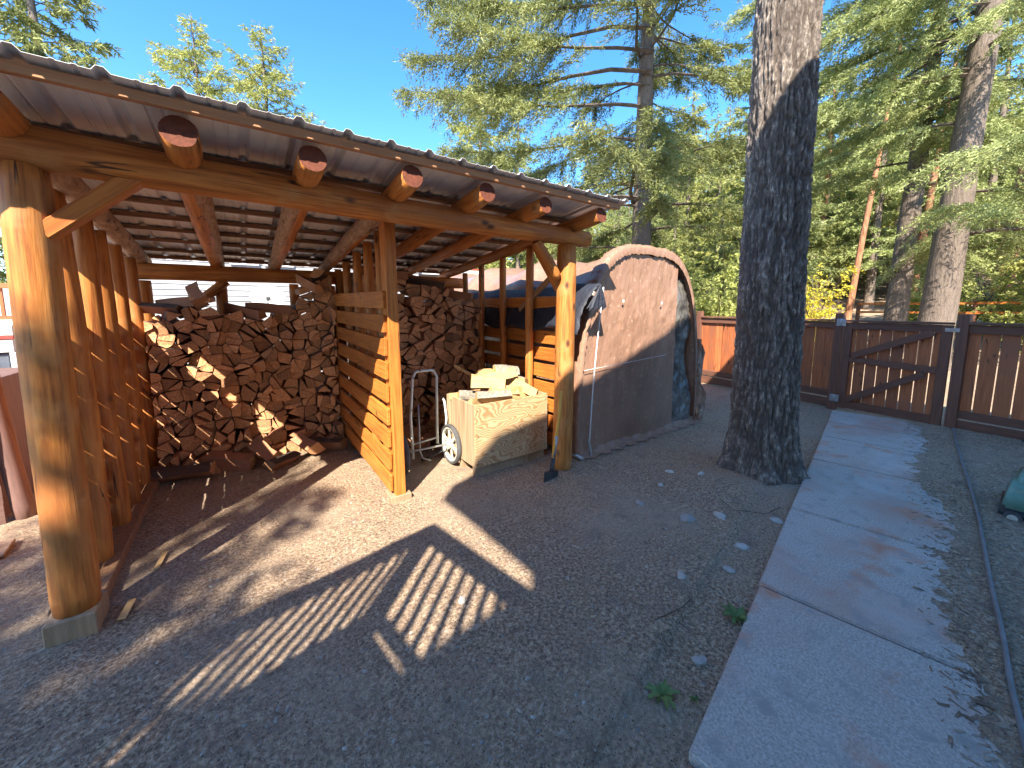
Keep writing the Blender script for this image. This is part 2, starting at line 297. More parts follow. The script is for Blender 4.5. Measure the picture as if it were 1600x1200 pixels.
# loose gravel and wood chips
def scatter(name, n, m, xr, yr, smin, smax, elong, seed, cond=None, dens=None):
    r = np.random.default_rng(seed); x = r.uniform(*xr, n); y = r.uniform(*yr, n)
    u, v = topath(x, y); keep = ~((v < .03) & (v > -.60-.18*r.random(n)**.5) & (u > -.05) & (u < 6.3))
    if cond is not None: keep |= False; keep &= cond(x, y)
    d = np.hypot(x, y); keep &= r.random(n) < np.clip(2.2/np.maximum(d, .5), 0, 1)**.7
    x, y = x[keep], y[keep]; n = len(x); z = gheight(x, y); uu, vv = topath(x, y); z = np.where((vv < 0) & (vv > -.95) & (uu > 0) & (uu < 6.2), np.maximum(z, .0225), z); s = smin*(smax/smin)**(r.random(n)**2.2); th = r.uniform(0, 6.28, n)
    T = np.array([(-1, -.7, 0), (1, -.6, 0), (.8, .8, 0), (-.8, .7, 0), (-.5, -.3, .8), (.6, -.1, .7), (.1, .5, .9)], float)
    Q = T[None]*(1+.35*r.uniform(-1, 1, (n, 7, 3))); Q[..., 0] *= (s*elong)[:, None]; Q[..., 1] *= (s/elong**.3)[:, None]; Q[..., 2] *= (s*(.35 if elong > 1.5 else .55))[:, None]
    tl = r.uniform(-.3, .3, n)[:, None]; Q[..., 2] += Q[..., 0]*tl
    c, s_ = np.cos(th)[:, None], np.sin(th)[:, None]
    X = Q[..., 0]*c-Q[..., 1]*s_+x[:, None]; Y = Q[..., 0]*s_+Q[..., 1]*c+y[:, None]; Z = Q[..., 2]+z[:, None]-.001
    f = np.array([(0, 1, 5), (0, 5, 4), (1, 2, 5), (2, 6, 5), (2, 3, 6), (3, 4, 6), (3, 0, 4), (4, 5, 6)])
    Fc = (np.arange(n)*7)[:, None, None]+f[None]
    return tag(np_mesh(name, np.stack([X, Y, Z], -1).reshape(-1, 3), Fc.reshape(-1, 3), m), 'loose small '+('stones' if m == 'pebble' else 'wood chips and bark bits')+' scattered over the bare dirt', 'gravel' if m == 'pebble' else 'wood chips', kind='stuff')
scatter('gravel', 26000, 'pebble', (-2.2, 7.2), (-1.3, 4.6), .0016, .012, 1.2, 1)
scatter('wood_chips', 50000, 'chip', (-2.2, 7.2), (-1.3, 4.8), .0022, .013, 1.9, 2)
scatter('bark_litter', 26000, 'chip', (1.2, 7.3), (-1.3, 1.1), .003, .016, 2.3, 3, cond=lambda x, y: topath(x, y)[1] < -.6)
for o, l in ((bpy.data.objects['bark_litter'], 'bark mulch and needles thick along the right side of the path'),): o['label'] = l; o['category'] = 'bark mulch'
# path slabs
path = empty('path', (P0[0], P0[1], 0), None, None); path['kind'] = 'structure'
joints = [0, 1.152, 2.30, 3.64, 4.62, 5.42, 6.24]
for k in range(6):
    bm = bmesh.new(); a, b = joints[k]+.008, joints[k+1]-.008; nxx = 14; nyy = 14
    g_ = bmesh.ops.create_cube(bm, size=1)
    dz = random.uniform(-.004, .004)
    for v in bm.verts: v.co = Vector(((a if v.co.x < 0 else b), (-.97 if v.co.y < 0 else 0)+random.uniform(-.006, .006), (-.08 if v.co.z < 0 else .022+dz)))
    bmesh.ops.bevel(bm, geom=list(bm.edges), offset=.009, segments=3, affect='EDGES')
    from_bm('slab', bm, 'concrete', path, Matrix.Translation((P0[0], P0[1], 0)) @ Matrix.Rotation(PA, 4, 'Z'))
bm = bmesh.new(); bmbox(bm, -1.2, -.012, -.95, -.01, -.08, .004, 0, .008)
from_bm('slab', bm, 'redconc', path, Matrix.Translation((P0[0], P0[1], 0)) @ Matrix.Rotation(PA, 4, 'Z'))
# single stones
ico = None
def stone_mesh(seed):
    bm = bmesh.new(); bmesh.ops.create_icosphere(bm, subdivisions=2, radius=1)
    for v in bm.verts: v.co *= 1+.35*mnoise.noise(v.co*1.3+Vector((seed*7.3, 0, 0)))
    me = bpy.data.meshes.new('stone'); bm.to_mesh(me); bm.free(); return me
SM = [stone_mesh(i) for i in range(4)]
stones = [(2.67, 1.45, .055, 'flat pale stone near the middle of the yard, larger of the close pair'), (2.91, 1.33, .045, 'rounded grey stone beside the larger flat one toward the trunk'),
          (2.66, 1.06, .04, 'blue grey stone between the yard stones and the path'), (2.03, 1.12, .03, 'small grey stone in the bare dirt nearest the striped light'),
          (3.21, 1.05, .04, 'pale stone right against the left edge of the path'), (3.51, 1.8, .035, 'pale stone just in front of the big trunk base'),
          (2.57, 1.81, .035, 'small pale stone lying left of the others on open dirt'), (1.61, .78, .03, 'smooth dark stone near the path close to the camera'),
          (.88, 1.71, .022, 'thin flat stone beside the slatted patches of light'), (3.3, 2.0, .03, 'small pale stone nearest the brown shelter among the scattered ones'),
          (3.0, 1.9, .026, 'whitish pebble between the trunk and the shelter'), (2.35, 1.0, .03, 'round whitish stone left of the second slab joint')]
for i, (x, y, r, lb) in enumerate(stones):
    r *= 1.25; z = float(gheight(np.array([x]), np.array([y]))[0])
    link_mesh('stone', SM[i % 4], 'stone', None, Matrix.Translation((x, y, z+.1*r)) @ Matrix.Rotation(i*1.3, 4, 'Z') @ Matrix.Diagonal((r, r*.7, r*.42, 1)))
    o = COL.objects[-1]; tag(o, lb, 'stone', 'stones lying in the dirt')

# ---------------------------------------------------------------- woodshed
shed = empty('woodshed', (0.95, 2.68, 0), 'open timber woodshed of orange stained logs under a ribbed metal roof', 'woodshed')
RM = .11                                            # roof slope
def zr(y): return 2.355+RM*(2.68-y)                  # rafter centre line
pL = log('post', (-.76, 2.68, .10), (-.735, 2.68, 2.215), .086, .080, 'log', shed, 28, 24, .05)
box('footing', -.855, -.675, 2.58, 2.78, -.05, .11, 'base', shed, .006)
pR = log('post', (2.53, 2.70, -.04), (2.55, 2.70, 2.17), .098, .09, 'log', shed, 24, 20, .06)
log('post', (-.80, 5.32, -.04), (-.78, 5.32, 1.86), .075, .07, 'log', shed)
log('post', (2.62, 5.32, -.04), (2.62, 5.32, 1.88), .075, .07, 'log', shed)
log('post', (.95, 5.36, -.04), (.95, 5.36, 1.86), .07, .07, 'log', shed)
for x in (-.15, .56, 1.7): log('post', (x, 5.42, 0), (x, 5.42, 1.87), .06, .055, 'log', shed)
b = log('front_beam', (-1.08, 2.665, 2.298), (2.80, 2.685, 2.245), .096, .078, 'log', shed, 24, 40, .07, .02)
log('back_beam', (-1.0, 5.32, 1.95), (2.85, 5.32, 1.95), .085, .08, 'log', shed, 20, 30, .06, .01)
for i, x in enumerate((-.74, -.17, .37, .91, 1.45, 1.99, 2.60)):
    if i < 3 or i == 3: mt = 'log'
    y0 = 2.33+random.uniform(-.02, .02)
    xb = x if i else -.78
    r = [.070, .074, .072, .070, .068, .066, .066][i]
    rf = log('rafter', (x, y0, zr(y0)-.01), (xb, 5.55, zr(5.55)+.02), r, r*.85, 'log', shed, 20, 26, .08, .015)
    if i < 4:      # the inner length is bare of stain: a second, paler skin section continues the same pole
        yb = 2.75; log('bare_pole_section', (x, yb, zr(yb)-.01), (xb, 5.56, zr(5.56)+.02), r*1.04, r*.9, 'greylog', rf, 20, 22, .10, .01, capm='greylog')
for i, y in enumerate((2.31, 2.84, 3.32, 3.72, 4.07, 4.43, 4.82, 5.22, 5.58)):
    z = zr(y)+.088 if i else zr(y)+.082
    board('roof_batten', (-1.12, y, z), (2.80, y, z-.002), .085 if i else .05, .030 if i else .042, 'fascia' if i == 0 else 'purlin', shed, up=(0, -RM, 1))
# ribbed roof sheets
def sheet(x0, n, last=False):
    V = []; prof = []
    for k in range(n):
        b = x0+k*.228
        prof += [(b, 0), (b+.062, 0), (b+.066, .004), (b+.078, .004), (b+.082, 0), (b+.118, 0), (b+.122, .004), (b+.134, .004), (b+.138, 0), (b+.172, 0), (b+.186, .02), (b+.208, .02)]
    prof.append((x0+n*.228, 0))
    yy = [2.235, 3.2, 4.0, 4.8, 5.78]
    bm = bmesh.new(); rows = []
    for lay in (0, 1):
        rows.append([[bm.verts.new((x, y, zr(y)+.105+z+(.0016 if lay else 0)+.0015*math.sin(x*9+y*3))) for x, z in prof] for y in yy])
    for a, b in zip(rows[0], rows[0][1:]):
        for i in range(len(prof)-1): bm.faces.new((a[i], a[i+1], b[i+1], b[i]))
    for q in rows[1]:
        for v in q: bm.verts.remove(v)
    o = from_bm('roof_sheet', bm, 'sheet', shed)
    md = o.modifiers.new('thickness', 'SOLIDIFY'); md.thickness = .0015; md.offset = 1
    return o
xs0 = 2.84-18*.228
for k, n_ in enumerate((4, 4, 4, 3, 3)): sheet(xs0+.001*k, n_); xs0 += n_*.228
# studs and planks of the side walls and of the divider
def wall(xs_, xp, y0, y1, studs, pz, ph, side, brace=False):
    for (y, r, half) in studs:
        zt = zr(y)-.06
        if half: log('stud', (xs_, y, -.02), (xs_+random.uniform(-.02, .02), y, zt), r, r*.95, 'log', shed, 16, 14, .08, .015, squash=1)
        else: board('stud', (xs_, y, 0), (xs_, y, zt), .09, .045, 'plank', shed, up=(1, 0, 0))
    for z in pz:
        board('plank', (xp, y0, z+random.uniform(-.006, .006)), (xp, y1, z+random.uniform(-.006, .006)), .025, ph, 'plank', shed)
# left wall: half-log studs inside, planks outside
wall(-.80, -.895, 2.98, 5.30, [(3.24, .060, 1), (3.72, .062, 1), (4.06, .062, 1), (4.48, .058, 1), (4.95, .055, 1)], [.14+k*.168 for k in range(9)], .134, -1)
box('sill', -.90, -.70, 2.80, 5.25, -.03, .06, 'purlin', shed, .006)
# right wall
wall(2.60, 2.685, 2.80, 5.30, [(3.32, .045, 1), (3.83, .042, 1), (4.32, .04, 1), (4.80, .04, 1)], [.16+k*.184 for k in range(9)], .142, 1)
# divider: front post, paired studs, planks on its left face
board('divider_post', (.985, 3.03, .05), (.965, 3.03, zr(3.03)-.07), .085, .13, 'plank', shed, up=(0, 1, 0), bev=.005)
box('footing', .90, 1.07, 2.95, 3.13, -.03, .055, 'base', shed, .004)
for y in (3.32, 3.68, 4.08, 4.55, 5.0):
    log('stud', (1.0, y, 0), (.99, y, zr(y)-.06), .045, .042, 'log', shed, 14, 12, .08)
for y in (3.22, 3.5, 3.88, 4.3, 4.8, 5.15): board('stud', (1.055, y, .05), (1.055, y, zr(y)-.05), .10, .04, 'plank', shed, up=(1, 0, 0))
for k in range(9):
    z = .155+k*.187
    board('plank', (.917, 3.0, z), (.917, 5.25, z+.03), .025, .136, 'plank', shed)
# corner braces
board('brace', (-.70, 2.66, 1.92), (-.36, 2.66, 2.235), .085, .075, 'plank', shed, bev=.01)
log('brace', (2.43, 2.69, 1.86), (2.17, 2.69, 2.17), .045, .045, 'log', shed, 12, 8, .08)
board('brace', (2.60, 2.85, 1.78), (2.60, 3.22, 2.24), .05, .09, 'plank', shed)
board('brace', (2.63, 2.80, 2.02), (2.63, 3.55, 1.56), .03, .06, 'purlin', shed)
log('brace', (-.55, 5.36, 1.5), (-.1, 5.36, 1.88), .05, .05, 'log', shed, 12, 8, .05)
log('brace', (.55, 5.38, 1.2), (.9, 5.38, 1.75), .05, .05, 'log', shed, 12, 8, .05)

# ---------------------------------------------------------------- firewood
def clip(poly, n, d):
    out = []
    for i in range(len(poly)):
        a, b = poly[i], poly[(i+1) % len(poly)]; da = a[0]*n[0]+a[1]*n[1]-d; db = b[0]*n[0]+b[1]*n[1]-d
        if da <= 0: out.append(a)
        if da*db < 0: t = da/(da-db); out.append((a[0]+(b[0]-a[0])*t, a[1]+(b[1]-a[1])*t))
    return out
def cells(x0, x1, z0, z1, dx, dz, top, rnd):
    pts = []; r = 0; z = z0+dz*.5
    while z < z1+.15:
        x = x0-dx*rnd.random()*.8
        while x < x1+dx: pts.append((x+rnd.uniform(-.3, .3)*dx, z+rnd.uniform(-.32, .32)*dz)); x += dx*rnd.uniform(.75, 1.3)
        z += dz; r += 1
    out = []
    for i, p in enumerate(pts):
        poly = [(x0, z0), (x1, z0), (x1, z1+.3), (x0, z1+.3)]
        for j, q in enumerate(pts):
            if i == j or abs(q[0]-p[0]) > .4 or abs(q[1]-p[1]) > .35: continue
            n = (q[0]-p[0], q[1]-p[1]); poly = clip(poly, n, (q[0]**2+q[1]**2-p[0]**2-p[1]**2)/2)
            if len(poly) < 3: break
        if len(poly) < 3: continue
        cx = sum(a[0] for a in poly)/len(poly); cz = sum(a[1] for a in poly)/len(poly)
        if cz > top(cx): continue
        A = abs(sum(poly[i][0]*poly[(i+1) % len(poly)][1]-poly[(i+1) % len(poly)][0]*poly[i][1] for i in range(len(poly))))/2
        if A > dx*dz*.55 and rnd.random() < .85:
            a = rnd.uniform(0, 3.14); n = (math.cos(a), math.sin(a)); d = cx*n[0]+cz*n[1]+rnd.uniform(-.012, .012)
            for pp in (clip(poly, n, d), clip(poly, (-n[0], -n[1]), -d)):
                if len(pp) >= 3: out.append((pp, sum(q[0] for q in pp)/len(pp), sum(q[1] for q in pp)/len(pp)))
        else: out.append((poly, cx, cz))
    return out
def wedge(poly, rnd):
    """turn a cell into a split-log outline: few corners and one rounded bark side"""
    cx = sum(a[0] for a in poly)/len(poly); cz = sum(a[1] for a in poly)/len(poly)
    P = [(cx+(a[0]-cx)*.972, cz+(a[1]-cz)*.972) for a in poly]
    while len(P) > 5 or (len(P) == 5 and rnd.random() < .7) or (len(P) == 4 and rnd.random() < .3):
        L_ = [math.dist(P[i], P[(i+1) % len(P)]) for i in range(len(P))]
        k = L_.index(min(L_)); a, b = P[k], P[(k+1) % len(P)]; P[k] = ((a[0]+b[0])/2, (a[1]+b[1])/2); P.pop((k+1) % len(P))
    L_ = [math.dist(P[i], P[(i+1) % len(P)]) for i in range(len(P))]; k = rnd.choice(range(len(P))); out = []; bark = []
    for i in range(len(P)):
        a, b = P[i], P[(i+1) % len(P)]; out.append(a)
        if i == k:
            nx_, nz_ = (b[1]-a[1]), -(b[0]-a[0]); l = math.hypot(nx_, nz_) or 1; h = L_[i]*.10
            for t in (.25, .5, .75): out.append((a[0]+(b[0]-a[0])*t+nx_/l*h*4*t*(1-t), a[1]+(b[1]-a[1])*t+nz_/l*h*4*t*(1-t)))
            bark = [len(out)-4, len(out)-3, len(out)-2, len(out)-1]
    return out, bark, (cx, cz)
def log_piece(P, bark, c, y0, y1, rnd):
    n = len(P); s = 1; V = []
    for (y, k) in ((y0, .965), (y0+.008, 1), (y1, rnd.uniform(.85, 1.0))):
        V += [((p[0]-c[0])*k, y+(rnd.uniform(-.004, .004)), (p[1]-c[1])*k) for p in P]
    F = [tuple(range(n))]; mi = [0]
    for r_ in (0, 1):
        for i in range(n):
            F.append((r_*n+i, (r_+1)*n+i, (r_+1)*n+(i+1) % n, r_*n+(i+1) % n)); mi.append(2 if i in bark else 1)
    F.append(tuple(2*n+i for i in range(n))[::-1]); mi.append(0)
    return V, F, mi
def pile(cs, yf, depth, rnd, budget, label, group, mats=('endgrain', 'split', 'logbark')):
    rest = []; cs = sorted(cs, key=lambda c: -sum(1 for _ in [0])*abs(1)-0)
    areas = []
    for poly, cx, cz in cs:
        A = abs(sum(poly[i][0]*poly[(i+1) % len(poly)][1]-poly[(i+1) % len(poly)][0]*poly[i][1] for i in range(len(poly))))/2
        areas.append(A)
    order = sorted(range(len(cs)), key=lambda i: -areas[i]*(1 if cs[i][2] > .25 or True else .3))
    for rank, i in enumerate(order):
        poly, cx, cz = cs[i]; P, bark, c = wedge(poly, rnd); y = yf(c[0], c[1])+rnd.gauss(0, .035)
        V, F, mi = log_piece(P, bark, c, 0, depth+rnd.uniform(-.05, .03), rnd)
        T = Matrix.Translation((c[0], y, c[1])) @ Matrix.Rotation(rnd.gauss(0, .07), 4, 'Z') @ Matrix.Rotation(rnd.gauss(0, .05), 4, 'X')
        if rank < budget:
            me = bpy.data.meshes.new('split_firewood'); me.from_pydata(V, [], F)
            for k in mats: me.materials.append(M[k])
            me.polygons.foreach_set('material_index', mi); me.update()
            xr_ = (c[0]+.75)/1.65 if 'left' in group else (c[0]-1.1)/1.45; zz_ = c[1]
            bay = 'left' if 'left' in group else 'right'
            hz = 'in the bottom rows' if zz_ < .4 else 'low down' if zz_ < .75 else 'at mid height' if zz_ < 1.1 else 'in the upper part' if zz_ < 1.45 else 'near the top'
            vx = 'by the left wall' if xr_ < .2 else 'left of centre' if xr_ < .4 else 'in the centre' if xr_ < .6 else 'right of centre' if xr_ < .8 else 'against the right side'
            if bay == 'right' and xr_ < .2: vx = 'beside the divider'
            if bay == 'left' and xr_ >= .8: vx = 'beside the divider'
            tag(link_mesh('split_firewood', me, mats, None, T), 'firewood piece %s, %s of the %s bay stack' % (vx, hz, bay), 'firewood', group)
        else: rest.append((T, V, F, mi))
    return rest
def tops(pts):
    def f(x):
        for (a, za), (b, zb) in zip(pts, pts[1:]):
            if a <= x <= b: return za+(zb-za)*(x-a)/(b-a)
        return pts[0][1] if x < pts[0][0] else pts[-1][1]
    return f
rnd = random.Random(5)
cl = cells(-.73, .89, .0, 1.9, .148, .112, tops([(-.75, 1.50), (-.45, 1.58), (-.3, 1.66), (-.18, 1.5), (.1, 1.50), (.35, 1.52), (.52, 1.62), (.6, 1.84), (.9, 1.86)]), rnd)
cr_ = cells(1.11, 2.56, .0, 2.0, .142, .108, tops([(1.1, 1.92), (1.5, 1.92), (2.0, 1.80), (2.3, 1.72), (2.6, 1.50)]), rnd)
yl = lambda x, z: 4.83+.05*math.sin(x*5)-.20*max(0, .35-z)/.35+.12*max(0, z-1.5)
yr = lambda x, z: 4.25+.04*math.sin(x*6)+.06*z
rest = pile(cl, yl, .36, rnd, 190, 'split firewood piece stacked end-on in the left bay of the shed', 'firewood stacked in the left bay')
rest += pile(cr_, yr, .36, rnd, 110, 'split firewood piece stacked end-on in the right bay behind the hand cart', 'firewood stacked in the right bay')
for (cc, fy, sd) in ((cells(-.73, .89, .0, 1.9, .148, .112, tops([(-.75, 1.45), (.5, 1.45), (.9, 1.6)]), rnd), lambda x, z: 5.22, 3), (cells(1.11, 2.56, .0, 2.0, .142, .108, tops([(1.1, 1.8), (2.6, 1.45)]), rnd), lambda x, z: 4.68, 4)):
    rest += pile(cc, fy, .34, rnd, 0, '', '')
if rest:
    V = []; F = []; mi = []
    for T, v, f, q in rest:
        o_ = len(V); V += [tuple(T @ Vector(p)) for p in v]; F += [tuple(i+o_ for i in g_) for g_ in f]; mi += q
    me = bpy.data.meshes.new('firewood_remainder'); me.from_pydata(V, [], F)
    for k in ('endgrain', 'split', 'logbark'): me.materials.append(M[k])
    me.polygons.foreach_set('material_index', mi)
    tag(link_mesh('firewood_remainder', me, 'split'), 'smaller split pieces filling in between the stacked firewood of both bays', 'firewood', kind='stuff')
# chunks lying on the piles, at their feet and in the crate
def chunk_mesh(seed, mats):
    r = random.Random(seed); a0 = r.uniform(.5, 1.3); R = 1
    P = [(0, 0)]; n = 5; ang = r.uniform(1.2, 1.9)
    for i in range(n): a = a0+ang*i/(n-1); P.append((math.cos(a)*R*r.uniform(.93, 1.05), math.sin(a)*R*r.uniform(.93, 1.05)))
    cx = sum(p[0] for p in P)/len(P); cz = sum(p[1] for p in P)/len(P); P = [(p[0]-cx, p[1]-cz) for p in P]
    V = []; nP = len(P); rows = 5
    for k in range(rows):
        t = k/(rows-1)-.5; s = 1+.09*r.uniform(-1, 1); b = .06*math.sin(t*5+seed)
        V += [(p[0]*s+b, t, p[1]*s+.04*r.uniform(-1, 1)) for p in P]
    F = [tuple(range(nP))]; mi = [0]
    for k in range(rows-1):
        for i in range(nP): F.append((k*nP+i, (k+1)*nP+i, (k+1)*nP+(i+1) % nP, k*nP+(i+1) % nP)); mi.append(2 if 1 <= i < nP-1 else 1)
    F.append(tuple((rows-1)*nP+i for i in range(nP))[::-1]); mi.append(0)
    me = bpy.data.meshes.new('firewood_chunk'); me.from_pydata(V, [], F)
    for k in mats: me.materials.append(M[k])
    me.polygons.foreach_set('material_index', mi); me.update(); return me
CH = [chunk_mesh(i, ('endgrain', 'split', 'logbark')) for i in range(5)]
FR = [chunk_mesh(i+20, ('freshwood', 'freshwood', 'freshbark')) for i in range(5)]
def chunk(meshes, i, loc, r, l, rz, rx, ry, label, group, name='firewood_chunk'):
    T = Matrix.Translation(loc) @ Matrix.Rotation(rz, 4, 'Z') @ Matrix.Rotation(rx, 4, 'X') @ Matrix.Rotation(ry, 4, 'Y') @ Matrix.Diagonal((r, l, r, 1))
    tag(link_mesh(name, meshes[i % 5], 'split', None, T), label, 'firewood', group)
G1 = 'loose pieces lying on top of the stacks'
for i, (x, y, z, l, rz, rx, ry, lb) in enumerate([
        (-.66, 4.95, 1.60, .42, 1.2, .1, .5, 'loose split piece lying across the far left top of the left stack'),
        (-.33, 4.90, 1.70, .30, .3, .5, 1.8, 'chunky piece standing proud on the left stack under the beam'),
        (-.48, 4.95, 1.63, .36, 1.0, -.1, 3.0, 'slanting piece resting just left of the proud chunk on the left stack'),
        (.05, 4.92, 1.56, .38, .9, .2, .4, 'slanted piece on the left stack right of the middle rear post'),
        (.26, 4.92, 1.57, .42, 1.45, .05, 2.2, 'long flat piece on the left stack in front of the satellite dish'),
        (.66, 4.86, 1.86, .34, .5, .4, 1.1, 'dark piece tilted up at the high right end of the left stack'),
        (.78, 4.88, 1.90, .34, -.4, -.3, 2.6, 'topmost piece against the divider on the left stack'),
        (1.35, 4.35, 1.98, .50, 1.35, .05, .9, 'dark barked log lying crosswise on top of the right stack'),
        (1.85, 4.40, 1.88, .45, 1.1, .2, 3.6, 'log angled toward the right wall on top of the right stack'),
        (2.25, 4.35, 1.74, .40, .7, .1, 2.0, 'short round ended log near the right end of the right stack')]):
    chunk(CH, i, (x, y, z), .105, l, rz, rx, ry, lb, G1)
G2 = 'pieces spilled in front of the left stack'
for i, (x, y, z, l, rz, rx, ry, lb) in enumerate([
        (-.55, 4.52, .09, .50, 1.35, 0, .6, 'large dark piece lying crosswise at the left foot of the left stack'),
        (-.18, 4.55, .08, .42, 1.1, .1, 2.2, 'piece slid forward at the foot of the left stack left of centre'),
        (.12, 4.50, .15, .34, .5, .3, 1.2, 'sunlit split piece leaning at the middle foot of the left stack'),
        (.25, 4.38, .06, .30, -.9, 0, .3, 'pale broken piece lying on the dirt before the left stack'),
        (.50, 4.55, .10, .36, .3, .1, 3.3, 'rounded piece at the right foot of the left stack'),
        (.72, 4.55, .09, .36, .9, 0, 1.0, 'split piece tucked in the corner by the divider at ground level')]):
    chunk(CH, i+2, (x, y, z), .125, l, rz, rx, ry, lb, G2)
G4 = 'pieces lying behind the hand cart'
for i, (x, y, z, rz, lb) in enumerate([(1.28, 3.95, .08, .4, 'split piece on the dirt left of the cart frame'), (1.5, 3.98, .07, 1.2, 'split piece on the dirt seen through the cart frame'),
        (1.42, 4.05, .20, .8, 'split piece leaning up behind the cart frame'), (1.65, 4.0, .07, 2.2, 'split piece on the dirt beside the cart wheel')]):
    chunk(CH, i, (x, y, z), .11, .32, rz, .1, i*1.1, lb, G4)

# ---------------------------------------------------------------- plywood crate and what is in it
cr8 = empty('plywood_crate', (2.15, 3.25, 0), 'open plywood crate full of split wood beside the right front post', 'crate', rotz=0)
X0, X1, Y0, Y1, ZB, ZT = 1.69, 2.56, 2.97, 3.55, .10, .70
board('front_panel', (X0, Y0, (ZB+ZT)/2), (X1, Y0, (ZB+ZT)/2), .018, ZT-ZB, 'ply', cr8, bev=.002, warp=.001)
cr8.children[0].data.materials[0] = M['ply']
# grain runs on world axes for the plywood: rebuild the panels as plain boxes
bpy.data.objects.remove(cr8.children[0])
box('front_panel', X0, X1, Y0-.009, Y0+.009, ZB, ZT, 'ply', cr8, .002)
box('side_panel', X0, X0+.018, Y0+.0095, Y1, ZB, ZT-.002, 'plyside', cr8, .002)
box('side_panel', X1-.018, X1, Y0+.0095, Y1, ZB, ZT-.002, 'plyside', cr8, .002)
box('back_panel', X0+.019, X1-.019, Y1-.018, Y1, ZB, ZT-.001, 'ply', cr8, .002)
box('crate_floor', X0+.019, X1-.019, Y0+.0095, Y1-.019, ZB+.01, ZB+.03, 'base', cr8, .001)
for y in (Y0+.03, (Y0+Y1)/2, Y1-.05): box('runner', X0+.01, X1-.01, y, y+.04, -.02, ZB-.001, 'base', cr8, .003)
for (x, y) in ((X0+.0185, Y0+.0095), (X1-.0585, Y0+.0095)): box('corner_batten', x, x+.04, y, y+.04, ZB+.035, ZT-.01, 'base', cr8, .002)
box('filling_board', X0+.03, X1-.03, Y0+.055, Y1-.03, ZT-.12, ZT-.10, 'base', cr8, .001)
G3 = 'split wood heaped in the plywood crate'
rr = random.Random(3)
for (x, z) in ((X0+.03, ZB+.06), (X0+.03, ZT-.06), (X1-.03, ZB+.06), (X1-.03, ZT-.06), ((X0+X1)/2, ZB+.06), (X0+.03, (ZB+ZT)/2), (X1-.03, (ZB+ZT)/2)):
    bm = bmesh.new(); bmesh.ops.create_cone(bm, cap_ends=True, segments=8, radius1=.006, radius2=.005, depth=.003); from_bm('screw_head', bm, 'rubber', cr8, Matrix.Translation((x, Y0-.0105, z)) @ Matrix.Rotation(math.pi/2, 4, 'X'))
names = ['pale fat chunk at the left front of the crate heap', 'chunk with grey bark in the middle front of the crate heap', 'chunk with furrowed bark lying front centre right in the crate', 'barked piece slanting down at the right front of the crate heap',
         'bright split piece on top left of the crate heap', 'bright split piece bridging the top of the crate heap', 'upper right piece of the crate heap touching the planks', 'small piece at the far left rear of the crate', 'piece behind the top of the crate heap',
         'piece in the right rear corner of the crate', 'piece low in the left rear of the crate', 'piece in the middle rear of the crate heap', 'thin pale piece laid across the left rim of the crate', 'topmost short piece of the crate heap']
spots_ = [(1.98, 3.10, .74, .34, 1.2, 0, .4), (2.12, 3.14, .73, .30, 1.45, .1, 1.5), (2.26, 3.13, .73, .32, 1.7, .0, 1.2), (2.37, 3.14, .76, .34, .6, .35, 1.6),
          (1.99, 3.22, .84, .34, 1.1, .1, 2.9), (2.14, 3.24, .87, .36, 1.35, -.2, 3.4), (2.33, 3.27, .85, .34, .5, .2, .5), (1.80, 3.38, .70, .28, .9, 0, 1), (2.10, 3.38, .86, .32, 1.7, .1, 2),
          (2.36, 3.42, .76, .3, .2, 0, 3), (1.86, 3.30, .68, .3, 1.3, .1, 5), (2.2, 3.42, .78, .32, 1.1, .1, 4), (1.84, 3.16, .69, .24, 1.9, .1, 1), (2.24, 3.25, .94, .26, 1.25, .1, .2)]
for i, (x, y, z, l, rz, rx, ry) in enumerate(spots_): chunk(FR, i, (x, y, z), .108 if i not in (7, 12) else .07, l, rz, rx, ry, names[i], G3)
T, _ = frame((2.02, 3.6, .80), (1.87, 3.75, 1.0)); 
o = board('kindling_stick', (1.98, 3.45, .86), (1.80, 3.58, .98), .02, .03, 'freshwood', None); tag(o, 'thin pale kindling stick poking up behind the crate heap', 'firewood')

# ---------------------------------------------------------------- hand cart
cart = empty('hand_cart', (1.5, 3.55, 0), 'metal hand cart with a loop handle and spoked wheels beside the plywood crate', 'hand cart')
def tube(name, pts, r, m, parent, seg=10):
    bm = bmesh.new(); tube_path(bm, pts, r, seg); return from_bm(name, bm, m, parent)
arc = lambda x, sx, y0: [(x+sx*.06*(1-math.cos(a)), y0, 0.90+.06*math.sin(a)) for a in [0, .4, .8, 1.2, 1.57]]
def handle_pt(x, z): return (x, 3.50+.13*(z/.95), z)
pts = [handle_pt(1.30, .10), handle_pt(1.305, .5), handle_pt(1.355, .88)]
pts += [handle_pt(1.37+.045*(1-math.cos(a)), .90+.05*math.sin(a)) for a in (.3, .8, 1.2, 1.57)]
pts += [handle_pt(1.60-.045*(1-math.cos(a)), .90+.05*math.sin(a)) for a in (1.57, 1.2, .8, .3)]
pts += [handle_pt(1.615, .88), handle_pt(1.585, .5), handle_pt(1.565, .20)]
tube('handle', pts, .0145, 'tubing', cart)
tube('crossbar', [handle_pt(1.30, .24), handle_pt(1.57, .26)], .009, 'tubing', cart)
tube('axle', [(1.17, 3.47, .20), (1.76, 3.44, .20)], .010, 'steel', cart)
tube('support_rod', [(1.40, 3.60, .62), (1.405, 3.60, .12), (1.42, 3.56, .06), (1.48, 3.50, .045)], .009, 'steel', cart)
tube('toe_bar', [(1.42, 3.62, .02), (1.53, 3.50, .10)], .010, 'darkplastic', cart)
tube('toe_bar', [(1.50, 3.62, .03), (1.60, 3.50, .12)], .010, 'darkplastic', cart)
